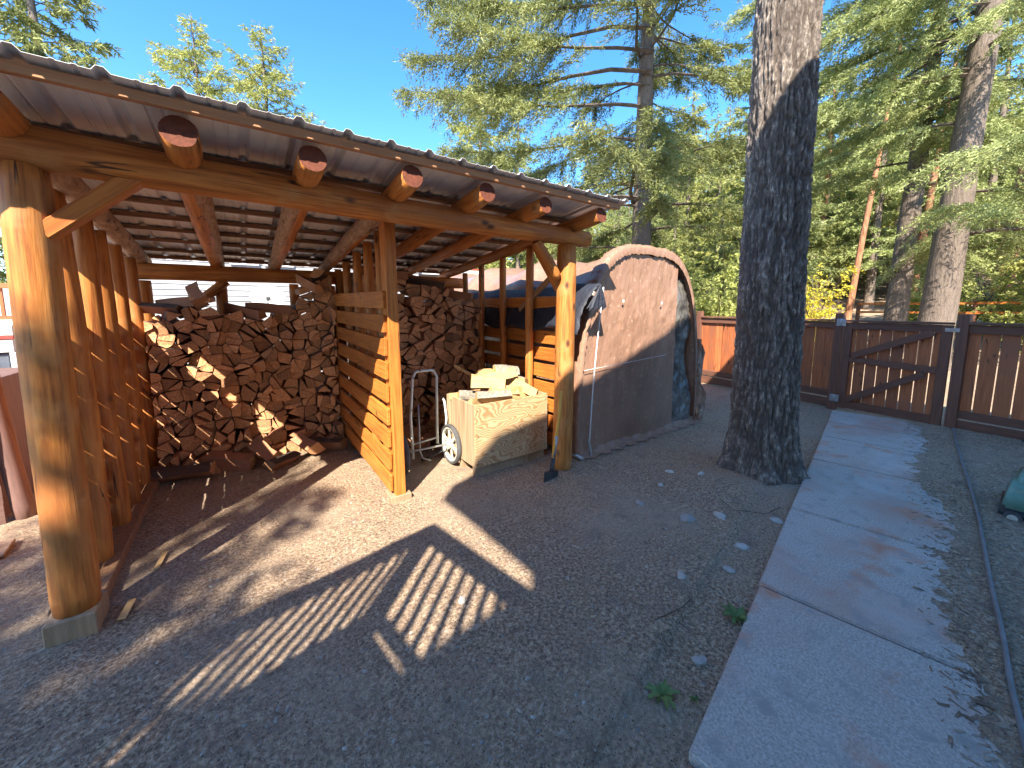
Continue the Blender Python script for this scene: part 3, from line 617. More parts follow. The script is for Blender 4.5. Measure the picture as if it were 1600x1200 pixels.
tube('wheel_guard', [(1.655, 3.52, .30), (1.66, 3.50, .46), (1.665, 3.55, .62), (1.67, 3.62, .66)], .012, 'tubing', cart)
def wheel(x, y, z, R, name='wheel'):
    w = empty('w', (x, y, z), None, None); w.name = name; WM[w.name] = Matrix.Translation((x, y, z)); place(w, Matrix.Translation((x, y, z)), cart)
    bm = bmesh.new(); NS = 40
    ring = [(0, R*math.cos(2*math.pi*k/NS), R*math.sin(2*math.pi*k/NS)) for k in range(NS)]
    V = []; F = []
    prof = [(-.022, .86), (-.026, .93), (-.016, .985), (0, 1.0), (.016, .985), (.026, .93), (.022, .86)]
    for k in range(NS):
        a = 2*math.pi*k/NS
        for (dx, q) in prof: V.append((dx, R*q*math.cos(a), R*q*math.sin(a)))
    P = len(prof)
    for k in range(NS):
        for j in range(P): F.append((k*P+j, k*P+(j+1) % P, ((k+1) % NS)*P+(j+1) % P, ((k+1) % NS)*P+j))
    np_mesh('tyre', V, F, 'rubber', w, Matrix.Translation((x, y, z)), True)
    V = []; F = []; prof = [(-.016, .87), (-.02, .80), (-.014, .74), (.014, .74), (.02, .80), (.016, .87)]; P = len(prof)
    for k in range(NS):
        a = 2*math.pi*k/NS
        for (dx, q) in prof: V.append((dx, R*q*math.cos(a), R*q*math.sin(a)))
    for k in range(NS):
        for j in range(P): F.append((k*P+j, k*P+(j+1) % P, ((k+1) % NS)*P+(j+1) % P, ((k+1) % NS)*P+j))
    np_mesh('rim', V, F, 'rim', w, Matrix.Translation((x, y, z)), True)
    for k in range(6):
        a = 2*math.pi*k/6+.3; board('spoke', (x-.004, y+.03*math.cos(a), z+.03*math.sin(a)), (x-.004, y+R*.77*math.cos(a), z+R*.77*math.sin(a)), .034, .012, 'rim', w, up=(1, 0, 0), warp=0)
    bm = bmesh.new(); tube_path(bm, [(-.04, 0, 0), (.04, 0, 0)], .045, 16); from_bm('hub', bm, 'rim', w, Matrix.Translation((x, y, z)))
wheel(1.665, 3.42, .205, .205); wheel(1.16, 3.47, .205, .205)

# ---------------------------------------------------------------- splitting maul, green crate
maul = empty('splitting_maul', (2.40, 2.60, 0), 'splitting maul with a yellow handle leaning on the right front post', 'maul')
bm = bmesh.new()
for k, (x, hw, hh) in enumerate([(-.11, .008, .04), (-.04, .02, .03), (.02, .026, .03), (.09, .024, .028)]):
    pass
prof = [(-.115, .004, .045), (-.05, .020, .034), (.0, .027, .030), (.07, .026, .028), (.085, .022, .024)]
rings = [[bm.verts.new((x, sy*hw, sz*hh)) for sy, sz in ((-1, -1), (1, -1), (1, 1), (-1, 1))] for x, hw, hh in prof]
for a, b in zip(rings, rings[1:]):
    for j in range(4): bm.faces.new((a[j], a[(j+1) % 4], b[(j+1) % 4], b[j]))
bm.faces.new(rings[0][::-1]); bm.faces.new(rings[-1])
from_bm('head', bm, 'darkplastic', maul, Matrix.Translation((2.27, 2.56, .04)) @ Matrix.Rotation(.25, 4, 'Z') @ Matrix.Rotation(.1, 4, 'Y')); 
tube('handle', [(2.27, 2.56, .03), (2.30, 2.555, .30), (2.355, 2.555, .58), (2.375, 2.56, .82)], [.018, .017, .016, .019], 'handle', maul)
tube('grip_sleeve', [(2.272, 2.56, .06), (2.29, 2.555, .20)], .021, 'rubber', maul)
tube('steel_collar', [(2.292, 2.555, .21), (2.322, 2.555, .40)], .0195, 'steel', maul)
gb = empty('green_box', (1.30, 3.72, .45), 'small green box on the stacked wood between divider and cart', 'box')
box('body', 1.16, 1.33, 4.10, 4.22, .40, .56, 'green', gb, .008); box('lid', 1.15, 1.34, 4.09, 4.23, .563, .58, 'green', gb, .004)

# ---------------------------------------------------------------- garage tent
tent = empty('garage_tent', (3.95, 2.80, 0), 'arched brown tarpaulin storage shelter between the woodshed and the fence', 'shelter')
TC, TW, TH = 3.95, 1.16, 2.27
def arch(t):            # t 0..1 left foot to right foot
    a = math.pi*(1-t); c, s = math.cos(a), math.sin(a)
    ex = .58; x = math.copysign(abs(c)**ex, c); z = abs(s)**.78
    return TC+TW*x, TH*z
NA = 64
def tent_grid(ys_, bulge, name, m, scale=1.0, zoff=0):
    V = []; 
    for y in ys_:
        for i in range(NA+1):
            x, z = arch(i/NA); sag = bulge*math.sin(math.pi*((y-2.8) % 1.4)/1.4)*.05
            n_ = .018*mnoise.noise(Vector((x*3, y*2, z*3)))+.012*mnoise.noise(Vector((x*9, y*6, z*9)))
            k = scale-sag+n_*.6
            V.append((TC+(x-TC)*k, y, max(.0, z*k+zoff)))
    F = [(j*(NA+1)+i, j*(NA+1)+i+1, (j+1)*(NA+1)+i+1, (j+1)*(NA+1)+i) for j in range(len(ys_)-1) for i in range(NA)]
    return np_mesh(name, V, F, m, tent, None, True)
tent_grid([2.80+.1*k for k in range(43)], 1, 'cover', 'tarp')
# gathered hem band round the front arch
V = []; F = []
for i in range(181):
    x, z = arch(i/180)
    for k, (sc, y) in enumerate(((1.006, 2.90), (1.012, 2.82), (1.010, 2.76), (.992, 2.742), (.965, 2.75))):
        w = .0035*math.sin(i*2.4)+.002*math.sin(i*5.3+1)
        V.append((TC+(x-TC)*(sc+w*.8), y+w*.6, max(.0, z*(sc+w))))
F = [(i*5+k, i*5+k+1, (i+1)*5+k+1, (i+1)*5+k) for i in range(180) for k in range(4)]
np_mesh('hem_band', V, F, 'tarp', tent, None, True)
# front panel: wrinkled sheet, right part folded open on a dark lining
def panel(name, m, f0, f1, y, amp, seed):
    nu, nv = 90, 90; V = []
    for j in range(nv+1):
        for i in range(nu+1):
            u = f0+(f1-f0)*i/nu; x = TC+TW*.97*(2*u-1); q = abs((x-TC)/TW); zt = TH*.965*max(0, (1-min(1, q**(1/.58))**2))**(.39)
            z = zt*j/nv; z = max(z, .005)
            nn = mnoise.noise(Vector((x*2.2+seed, z*1.6, 0)))*amp + mnoise.noise(Vector((x*7+seed, z*5, 3)))*amp*.45 + mnoise.noise(Vector((x*18+seed, z*14, 3)))*amp*.22
            nn += -amp*2*math.exp(-z*6)*(.6+.4*math.sin(x*5))
            V.append((x, y+nn, z))
    F = [(j*(nu+1)+i, j*(nu+1)+i+1, (j+1)*(nu+1)+i+1, (j+1)*(nu+1)+i) for j in range(nv) for i in range(nu)]
    return np_mesh(name, V, F, m, tent, None, True)
panel('front_panel', 'tarp', .0, .77, 2.78, .017, 0)
p2 = panel('opened_flap', 'inner', .765, .965, 2.84, .075, 5)
tube('zip', [(2.97+.06*t+.10*t*t, 2.745, .05+1.75*t) for t in [k/10 for k in range(11)]], .008, 'mwhite', tent, 5)
tube('seam_cord', [(2.86+.8*t, 2.735, .94+.03*t) for t in (0, .5, 1)]+[(4.3, 2.735, 1.0)], .003, 'mwhite', tent, 4)
for (x, z) in ((3.45, 1.66), (4.17, 1.64)):
    bm = bmesh.new(); bmesh.ops.create_circle(bm, cap_ends=True, radius=.018, segments=10); from_bm('eyelet', bm, 'mwhite', tent, Matrix.Translation((x, 2.735, z)) @ Matrix.Rotation(math.pi/2, 4, 'X'))
V = []; F = []
for i in range(61):     # skirt of loose tarp on the dirt
    x = 2.80+2.3*i/60; w = .02*math.sin(i*1.1)+.015*math.sin(i*2.7)
    V += [(x, 2.78+w*.3, .07), (x+.01, 2.72+w, .02), (x, 2.66+w*1.4, .012)]
F = [(i*3+k, i*3+k+1, (i+1)*3+k+1, (i+1)*3+k) for i in range(60) for k in (0, 1)]
np_mesh('ground_skirt', V, F, 'tarp', tent, None, True)
tube('base_pipe', [(2.79, 2.66, .03), (2.80, 4.0, .03)], .02, 'steel', tent)
board('stake', (2.96, 2.70, .0), (2.93, 2.72, .20), .02, .02, 'steel', tent)
# side flap hanging on the right of the front
V = []; 
for j in range(13):
    t = j/12; z = 1.15*(1-t)
    for i in range(7): u = i/6; V.append((5.10+.03*math.sin(j*.9)+(.10+.10*t)*u, 2.80+.06*math.sin(u*9+j)-.05*t, max(z, .01)))
F = [(j*7+i, j*7+i+1, (j+1)*7+i+1, (j+1)*7+i) for j in range(12) for i in range(6)]
np_mesh('loose_side_flap', V, F, 'tarp', tent, None, True)
# navy tarp hung over the gap between shed and shelter
V = []; NY = 40
def ny_prof(s, y):
    pts = [(2.60, 1.38), (2.62, 1.48), (2.66, 1.58), (2.72, 1.67), (2.79, 1.75), (2.86, 1.81), (2.90, 1.84)]
    k = s*(len(pts)-1); i = min(int(k), len(pts)-2); f = k-i
    return pts[i][0]*(1-f)+pts[i+1][0]*f, pts[i][1]*(1-f)+pts[i+1][1]*f
for j in range(NY+1):
    y = 2.58+2.6*j/NY
    for i in range(19):
        s = i/18; x, z = ny_prof(s, y); nn = .02*mnoise.noise(Vector((x*12, y*4, z*8)))
        drop = (.03*math.sin(y*9)-.02)*(1 if s < .2 else .3) - .012*(y-2.6)*(1 if s > .5 else .4)
        x2 = x - max(0, y-2.75)*.0
        V.append((x2+nn*.6, y+(.008*math.sin(i*2.1) if j == 0 else 0), z+drop))
F = [(j*19+i, j*19+i+1, (j+1)*19+i+1, (j+1)*19+i) for j in range(NY) for i in range(18)]
nv = np_mesh('navy_tarp', V, F, 'navy', None, None, True); tag(nv, 'dark navy tarp draped in the gap between woodshed and brown shelter', 'tarp')
nv.modifiers.new('t', 'SOLIDIFY').thickness = .004
V = []; n0 = 12
for i in range(n0+1):      # frayed front end of it
    s = i/n0
    for k in range(5):
        t = k/4; V.append((2.895+(-.20+.27*s)*t+.004*math.sin(i*3+k), 2.565-.012*math.sin(i*2.3)*t, 1.835-(.26+.025*math.sin(i*4))*t))
F = [(i*5+k, i*5+k+1, (i+1)*5+k+1, (i+1)*5+k) for i in range(n0) for k in range(4)]
np_mesh('frayed_end', V, F, 'navy', nv)

# ---------------------------------------------------------------- fence and gate
FD = Vector((-.126, -.992, 0)).normalized(); FN = Vector((FD.y, -FD.x, 0)); 
if FN.x > 0: FN = -FN                                   # towards the yard
FO = Vector((7.41, .66, 0))                             # gate latch post
def fp(s, z, off=0): v = FO+FD*s+FN*off; return Vector((v.x, v.y, z))      # s>0 runs to the right
UPN = FN
def fence(name, s0, s1, posts, label):
    f = empty(name, fp(s0, 0), label, 'fence', 'stained board fence at the back of the yard')
    for s in posts: 
        pst = board('post', fp(s, -.05), fp(s, 1.50), .10, .10, 'frail', f, up=UPN, bev=.004); 
    board('top_rail', fp(s0, 1.315, .0), fp(s1, 1.315, .0), .04, .10, 'frail', f, bev=.003)
    board('cap', fp(s0, 1.384, .0), fp(s1, 1.384, .0), .10, .03, 'frail', f, bev=.003)
    board('bottom_rail', fp(s0, .23), fp(s1, .23), .04, .10, 'frail', f, bev=.003)
    board('kickboard', fp(s0, .085), fp(s1, .085), .035, .14, 'frail', f, bev=.003)
    s = s0+.075
    while s < s1-.07:
        w = .138+random.uniform(-.003, .002); board('board', fp(s, .20, -.032), fp(s+random.uniform(-.002, .002), 1.365, -.032), w, .018, 'fboard', f, up=UPN, bev=.002, warp=.001); s += .150 if s0 > -.5 else .1435
    return f
fence('board_fence', .05, 4.6, [.05, 2.4], 'red brown board fence to the right of the gate')
fence('board_fence', -6.0, -1.22, [-1.22, -3.62, -5.9], 'red brown board fence left of the gate, running behind the big trunk')
gate = empty('gate', fp(-1.17, 0), 'red brown board gate with dark Z shaped bracing across the path', 'gate')
a, b_ = -1.155, -.035
board('stile', fp(a+.05, .03, .02), fp(a+.05, 1.36, .02), .10, .035, 'frail', gate, up=UPN)
board('stile', fp(b_-.05, .03, .02), fp(b_-.05, 1.36, .02), .10, .035, 'frail', gate, up=UPN)
board('top_rail', fp(a+.10, 1.31, .02), fp(b_-.10, 1.31, .02), .035, .10, 'frail', gate)
board('middle_rail', fp(a+.10, .80, .02), fp(b_-.10, .76, .02), .035, .085, 'frail', gate)
board('bottom_rail', fp(a+.10, .10, .02), fp(b_-.10, .10, .02), .035, .11, 'frail', gate)
board('cap', fp(a, 1.38, .01), fp(b_, 1.38, .01), .09, .03, 'frail', gate)
board('brace', fp(a+.14, .86, .045), fp(b_-.16, 1.26, .045), .02, .09, 'frail', gate)
board('brace', fp(a+.10, .17, .045), fp(b_-.20, .70, .045), .02, .09, 'frail', gate)
s = a+.08
for k in range(8):
    board('board', fp(s, .09, -.012), fp(s, 1.35, -.012), .122, .016, 'fboard', gate, up=UPN, bev=.002, warp=.001); s += .1335
for z in (1.30, .12):
    h = board('hinge', fp(-1.185, z, .056), fp(-1.185, z+.11, .056), .12, .006, 'steel', gate, up=UPN, warp=0)
    bm = bmesh.new(); T, L_ = frame(fp(-1.185, z-.005, .062), fp(-1.185, z+.115, .062)); tube_path(bm, [(0, 0, 0), (0, 0, L_)], .008, 8); from_bm('hinge_pin', bm, 'steel', h, T)
lt = board('latch', fp(-.10, 1.30, .045), fp(.03, 1.30, .056), .008, .05, 'steel', gate, warp=0)
board('latch_bar', fp(-.07, 1.335, .06), fp(.0, 1.345, .10), .01, .012, 'darkplastic', lt, warp=0)

# ---------------------------------------------------------------- hose and green planter at the right edge
hp = [(7.25, .58), (6.6, .50), (5.61, .36), (4.53, .20), (3.76, .11), (3.28, .055), (2.87, .0), (2.5, -.04), (2.29, -.07), (2.1, -.095), (1.6, -.16), (1.1, -.25)]
hp = [(x, y-.01, float(gheight(np.array([x]), np.array([y]))[0])+.016) for x, y in hp]
# smooth the polyline
def smooth(P, n=8):
    P = [Vector(p) for p in P]; out = []
    for i in range(len(P)-1):
        p0, p1, p2, p3 = P[max(i-1, 0)], P[i], P[i+1], P[min(i+2, len(P)-1)]
        for k in range(n):
            t = k/n; out.append(.5*((2*p1)+(-p0+p2)*t+(2*p0-5*p1+4*p2-p3)*t*t+(-p0+3*p1-3*p2+p3)*t**3))
    return out+[P[-1]]
bm = bmesh.new(); tube_path(bm, smooth(hp), .0105, 10); tag(from_bm('garden_hose', bm, 'hose'), 'grey garden hose lying along the right side of the path', 'hose')
gp = empty('green_spreader', (4.75, -.1, 0), 'green plastic wheeled tub on the mulch at the right edge', 'tub')
def frustum(name, x0, x1, y0, y1, z0, z1, inset, m, parent):
    c = Vector(((x0+x1)/2, (y0+y1)/2, z0)); bm = bmesh.new(); r = bmesh.ops.create_cube(bm, size=1)
    for v in bm.verts:
        s_ = 0 if v.co.z < 0 else inset; v.co = Vector(((x0-c.x+s_ if v.co.x < 0 else x1-c.x-s_), (y0-c.y+s_ if v.co.y < 0 else y1-c.y-s_), 0 if v.co.z < 0 else z1-z0))
    bmesh.ops.bevel(bm, geom=list(bm.edges), offset=.02, segments=3, affect='EDGES'); return from_bm(name, bm, m, parent, Matrix.Translation(c), True)
frustum('base', 4.55, 5.1, -.54, .09, .0, .10, 0, 'darkplastic', gp)
frustum('tub', 4.56, 5.09, -.53, .08, .098, .30, .04, 'greenclear', gp)
frustum('lid', 4.60, 5.06, -.49, .04, .30, .36, .06, 'greenclear', gp)
for yy in (-.04,):
    bm = bmesh.new(); tube_path(bm, [(0, 0, 0), (-.03, 0, 0)], .045, 20); wh = from_bm('wheel', bm, 'rubber', gp, Matrix.Translation((4.548, .02, .055)))
    bm = bmesh.new(); tube_path(bm, [(0, 0, 0), (-.012, 0, 0)], .026, 16); from_bm('hubcap', bm, 'rim', wh, Matrix.Translation((4.517, .02, .055)))
sc = empty('garden_scoop', (7.15, -.02, 0), 'dark flat scoop blade lying on the dirt by the fence at the right edge', 'scoop')
bm = bmesh.new(); vs = [bm.verts.new(p) for p in ((0, 0, 0), (.22, -.10, .02), (.24, -.30, .05), (.04, -.34, .05), (0, 0, .02), (.22, -.10, .05), (.24, -.30, .07), (.04, -.34, .07))]
for f in ((3, 2, 1, 0), (4, 5, 6, 7), (0, 1, 5, 4), (1, 2, 6, 5), (2, 3, 7, 6), (3, 0, 4, 7)): bm.faces.new([vs[i] for i in f])
from_bm('blade', bm, 'darkplastic', sc, Matrix.Translation((7.0, .05, .10)))
tube('shaft', [(7.1, -.20, .14), (7.2, -1.1, .5)], .014, 'base', sc)

# ---------------------------------------------------------------- weeds
def weed(x, y, n, L0, label, seed):
    r = np.random.default_rng(seed); V = []; F = []
    z0 = float(gheight(np.array([x]), np.array([y]))[0])
    for k in range(n):
        a = 6.283*k/n+r.uniform(-.3, .3); l = L0*r.uniform(.6, 1.1); w = l*.16; h = r.uniform(.3, .9)
        o_ = len(V); c, s_ = math.cos(a), math.sin(a)
        for i in range(6):
            t = i/5; ww = w*math.sin(math.pi*min(1, t*.9+.12))*(1+.35*(-1)**i); px = l*t; pz = l*(h*t-.75*h*t*t)+.004
            V += [(px*c-ww*s_, px*s_+ww*c, pz+.006), (px*c, px*s_, pz), (px*c+ww*s_, px*s_-ww*c, pz+.006)]
        for i in range(5):
            q = o_+i*3; F += [(q, q+1, q+4, q+3), (q+1, q+2, q+5, q+4)]
    tag(np_mesh('weed', V, F, 'weed', None, Matrix.Translation((x, y, z0))), label, 'weed', 'dandelion weeds in the dirt')
weed(2.00, .80, 16, .085, 'green weed growing against the left edge of the concrete path', 1)
weed(1.33, .79, 11, .075, 'green weed rosette in open dirt near the bottom of the picture', 2)
weed(1.42, .70, 6, .03, 'tiny weed sprout by the near corner of the path', 3)
tube_o = tube('twig', [(1.62, 1.02, .012), (1.80, .98, .02), (1.9, .99, .012)], .003, 'twig', None, 5); tag(tube_o, 'thin bare twig lying on the dirt near the path weed', 'twig')
tube_o = tube('twig', [(3.15, 1.45, .012), (3.05, 1.3, .014), (3.2, 1.12, .014), (3.4, 1.1, .012)], .003, 'twig', None, 5); tag(tube_o, 'curved thin twig on the dirt between the trunk and the path', 'twig')
o = board('wood_splinter', (-.52, 3.0, .015), (-.50, 3.18, .02), .03, .008, 'freshwood', None); tag(o, 'pale wood splinter lying beside the left wall sill', 'wood scrap', 'scraps by the left post')
o = board('wood_splinter', (-.60, 2.60, .015), (-.58, 2.74, .02), .035, .008, 'freshwood', None); tag(o, 'orange bark scrap lying at the foot of the left front post', 'wood scrap', 'scraps by the left post')

# ---------------------------------------------------------------- trees
def foliage(seed, branches, tw, lv, llen, lwid, dens=1.0, droop=.35, tip=.25, side=.8, inner=.12):
    """branches: (x,y,z,phi,L,rise). returns leaf verts/faces and limb verts/faces"""
    r = np.random.default_rng(seed); LV = []; BV = []; BF = []; nb = 0
    for (bx, by, bz, phi, L_, rise) in branches:
        h = np.array([math.cos(phi), math.sin(phi), 0]); sd = np.array([-math.sin(phi), math.cos(phi), 0])
        n = max(4, int(tw*L_*dens)); t = inner+(1-inner)*r.random(n)**.75
        wob = .05*L_*np.sin(t*6+phi*3)
        base = np.array([bx, by, bz])+h*(L_*t)[:, None]+sd*wob[:, None]; base[:, 2] += L_*(rise*t-droop*t*t+tip*.5*t**4)
        sg = np.where(r.random(n) < .5, -1, 1); tl = (L_*.34*(1.12-t)*r.uniform(.5, 1.25, n)+.10)
        d = h*r.uniform(.35, .9, n)[:, None]+sd*(sg*side*r.uniform(.5, 1.1, n))[:, None]; d[:, 2] += r.uniform(-.55, .08, n); d /= np.linalg.norm(d, axis=1)[:, None]
        k = np.maximum(3, (lv*tl/.5).astype(int)); ti = np.repeat(np.arange(n), k); u = r.random(len(ti))
        pos = base[ti]+d[ti]*(tl[ti]*u)[:, None]; pos[:, 2] -= .30*tl[ti]*u*u; pos += r.normal(0, .018, pos.shape)*(1+L_*.3)
        ld_ = d[ti]*.8+r.normal(0, .55, pos.shape); ld_[:, 2] -= .15; ld_ /= np.linalg.norm(ld_, axis=1)[:, None]
        pr = np.cross(ld_, r.normal(0, 1, pos.shape)); pr /= np.linalg.norm(pr, axis=1)[:, None]+1e-9
        ll = llen*r.uniform(.6, 1.4, len(ti)); w = lwid*r.uniform(.7, 1.3, len(ti))
        LV.append(np.stack([pos-pr*w[:, None]/2, pos+pr*w[:, None]/2, pos+ld_*ll[:, None]], 1))
        # limb tube
        ts = np.linspace(0, .95, 7); ph_ = np.array([bx, by, bz])+h*(L_*ts)[:, None]+sd*(.05*L_*np.sin(ts*6+phi*3))[:, None]; ph_[:, 2] += L_*(rise*ts-droop*ts*ts+tip*.5*ts**4)
        rad = np.maximum(.014*L_**.8*(1-ts)+.003, .003)
        for q in range(7):
            for j in range(4):
                a = j*math.pi/2; BV.append(ph_[q]+sd*(rad[q]*math.cos(a))+np.array([0, 0, 1])*(rad[q]*math.sin(a)))
        for q in range(6):
            for j in range(4): BF.append((nb+q*4+j, nb+q*4+(j+1) % 4, nb+(q+1)*4+(j+1) % 4, nb+(q+1)*4+j))
        nb += 28
        # a few visible twigs
        sel = r.choice(n, min(n, max(3, n//4)), replace=False)
        for i in sel:
            p0 = base[i]; p1 = p0+d[i]*tl[i]; p1[2] -= .3*tl[i]; rr_ = .004+.0015*L_
            BV += [p0+[0, 0, rr_], p0-[0, 0, rr_], p0+sd*rr_, p1]; BF += [(nb, nb+2, nb+3, nb+3), (nb+2, nb+1, nb+3, nb+3), (nb+1, nb, nb+3, nb+3)]; nb += 4
    LV = np.concatenate(LV).reshape(-1, 3); LF = np.arange(len(LV)).reshape(-1, 3)
    return LV, LF, np.array(BV), BF
def tree_branches(seed, z0, z1, n, Lf, rise0=.25, cx=0, cy=0, phis=None):
    r = random.Random(seed); out = []
    for k in range(n):
        z = z0+(z1-z0)*((k+r.random()*.8)/n); f = (z-z0)/(z1-z0); L_ = Lf(f)*r.uniform(.65, 1.15)
        phi = r.uniform(0, 6.283) if phis is None else phis(r)
        out.append((cx, cy, z, phi, L_, rise0+.35*f-.12+r.uniform(-.12, .12)))
    return out
def trunk_mesh(name, H_, r0, m, parent, world, seed=0, seg=14, rings=26, flare=.25, lean=(0, 0)):
    V = []; 
    for i in range(rings+1):
        t = i/rings; z = H_*t; r_ = r0*(1-t)**.8+.01+r0*flare*math.exp(-z/.35)
        for j in range(seg):
            a = 2*math.pi*j/seg; k = 1+.07*mnoise.noise(Vector((math.cos(a)*2+seed, math.sin(a)*2, z*.8)))
            V.append((r_*k*math.cos(a)+lean[0]*z+.05*math.sin(z*.5+seed)*min(z, 3)/3, r_*k*math.sin(a)+lean[1]*z, z-.2))
    F = [(i*seg+j, i*seg+(j+1) % seg, (i+1)*seg+(j+1) % seg, (i+1)*seg+j) for i in range(rings) for j in range(seg)]
    return np_mesh(name, V, F, m, parent, world, True)
def fix_quads(BF): return BF
def np_mesh_mixed(name, V, F, m, parent, world):
    me = bpy.data.meshes.new(name); F = [f if f[2] != f[3] else f[:3] for f in F]; me.from_pydata([tuple(v) for v in V], [], F); return link_mesh(name, me, m, parent, world)
def tree(name, loc, H_, r0, brs, fol, mb, ml, label, group=None, cat='tree', lean=(0, 0), seed=0, rotz=0, flare=.25):
    root = empty(name, loc, label, cat, group, rotz); Wm = WM[root.name]
    trunk_mesh('trunk', H_, r0, mb, root, Wm, seed, flare=flare, lean=lean)
    if lean != (0, 0): brs = [(x+lean[0]*z, y+lean[1]*z, z, p, L_, ri) for x, y, z, p, L_, ri in brs]
    LV, LF, BV, BF = foliage(seed+50, brs, **fol)
    np_mesh_mixed('limbs', BV, BF, 'twig', root, Wm); np_mesh('crown', LV, LF, ml, root, Wm)
    return root
def copy_tree(o, loc, rotz, sc, label, group, ml=None):
    c = o.copy(); COL.objects.link(c); T = Matrix.Translation(loc) @ Matrix.Rotation(rotz, 4, 'Z') @ Matrix.Diagonal((sc, sc, sc, 1)); c.matrix_basis = T; WM[c.name] = T
    for ch in o.children:
        d = ch.copy(); COL.objects.link(d); d.parent = c
        if ml and 'crown' in ch.name: d.data = ml[ch.data.name]
    c['label'] = label; c['group'] = group; return c
tz = lambda x, y: float(terrain(np.array([x]), np.array([y]))[0])

# the big foreground trunk: built bark relief
root = empty('fir_tree', (4.14, 1.54, 0), 'massive furrowed fir trunk standing in the yard beside the path', 'tree')
na, nzv = 230, 520; th = np.linspace(0, 2*np.pi, na, endpoint=False); zz = np.concatenate([np.linspace(-.1, 5.2, nzv-60), np.linspace(5.25, 17, 60)])
TH_, ZZ = np.meshgrid(th, zz, indexing='xy')
rad = .268-.0075*np.clip(ZZ, 0, 20) + .07*np.exp(-np.clip(ZZ, 0, None)/.16)*(1+.55*np.cos(TH_*5+.8)+.25*np.cos(TH_*3-1)) + .03*np.exp(-np.clip(ZZ, 0, None)/.7)
rad = np.maximum(rad, .03)
def tn(f1, f2, o, seed):      # tileable around the trunk through cos/sin blending of two noises
    A = fbm(TH_*f1, ZZ, f2, o, seed); B = fbm((TH_-2*np.pi)*f1, ZZ, f2, o, seed); w = TH_/(2*np.pi); return A*(1-w)+B*w
warp = tn(1.0, 2.2, 3, 4)*1.1
def tn2(f1, fz, o, seed):
    A = fbm(TH_*f1+warp, ZZ*fz, 1, o, seed); B = fbm((TH_-2*np.pi)*f1+warp, ZZ*fz, 1, o, seed); w = np.clip((TH_/(2*np.pi)-.9)*10, 0, 1); return A*(1-w)+B*w
rg = 1-np.abs(2*tn2(7.0, 4.2, 3, 30)-.95)*2.4; rg = np.clip(rg, 0, 1)
rg2 = 1-np.abs(2*tn2(17, 13, 2, 60)-.78)*2.5; rg2 = np.clip(rg2, 0, 1)
rad = rad*.95+.024*(1-rg)-.013*rg2+.014*tn2(26, 36, 2, 90)
fur = np.clip(.75*rg+.45*rg2, 0, 1)
V = np.stack([rad*np.cos(TH_)-.014*ZZ*1.0, rad*np.sin(TH_)+.010*ZZ, ZZ], -1).reshape(-1, 3)
idx = np.arange(na*nzv).reshape(nzv, na); nx2 = np.roll(idx, -1, 1); F = np.stack([idx[:-1], nx2[:-1], nx2[1:], idx[1:]], -1).reshape(-1, 4)
tk = np_mesh('trunk', V, F, 'bark', root, WM[root.name], False)
at_ = tk.data.attributes.new('furrow', 'FLOAT', 'POINT'); at_.data.foreach_set('value', fur.ravel().astype(np.float32))
bn = M['bark'].node_tree; ab = bn.nodes.new('ShaderNodeAttribute'); ab.attribute_name = 'furrow'; mx = bn.nodes.new('ShaderNodeMix'); mx.data_type = 'RGBA'; mx.inputs[7].default_value = (.10, .075, .06, 1)
pb = bn.nodes['Principled BSDF']; bn.links.new(pb.inputs['Base Color'].links[0].from_socket, mx.inputs[6]); bn.links.new(ab.outputs['Fac'], mx.inputs[0]); bn.links.new(mx.outputs[2], pb.inputs['Base Color'])
FOLH = dict(tw=11, lv=26, llen=.095, lwid=.020)
brs = tree_branches(3, 8.2, 16.5, 46, lambda f: 3.4*(1-f)+.5); LV, LF, BV, BF = foliage(9, brs, **FOLH)
np_mesh_mixed('limbs', BV, BF, 'twig', root, WM[root.name]); np_mesh('crown', LV, LF, 'fir', root, WM[root.name])

# fir behind the shelter
brs = []
r = random.Random(4)
for k in range(74):
    z = 2.9+10.5*(k+r.random())/74; f = (z-2.9)/10.5
    phi = r.uniform(0, 6.283)
    L_ = (4.9*(1-f*.62) if z > 3.8 else 3.0)*r.uniform(.6, 1.08)
    # fewer and barer boughs toward the right of the picture
    brs.append((0, 0, z, phi, L_, .16+.10*r.uniform(-1, 1)))
for (z, phi, L_) in ((5.8, 2.55, 5.2), (7.4, 2.5, 6.3), (8.4, 2.45, 6.2), (6.6, 2.75, 5.2), (4.7, 2.6, 3.9), (8.9, 2.7, 5.6), (4.2, 3.0, 3.2), (9.4, 2.5, 5.8), (7.9, 2.8, 5.4)): brs.append((0, 0, z, phi, L_, .12))
tree('fir_tree', (8.9, 6.55, tz(8.9, 6.5)), 15, .30, brs, dict(tw=17, lv=46, llen=.10, lwid=.024, droop=.30, inner=.28), 'bark2', 'fir', 'tall dark fir with drooping boughs standing behind the brown shelter', seed=1)
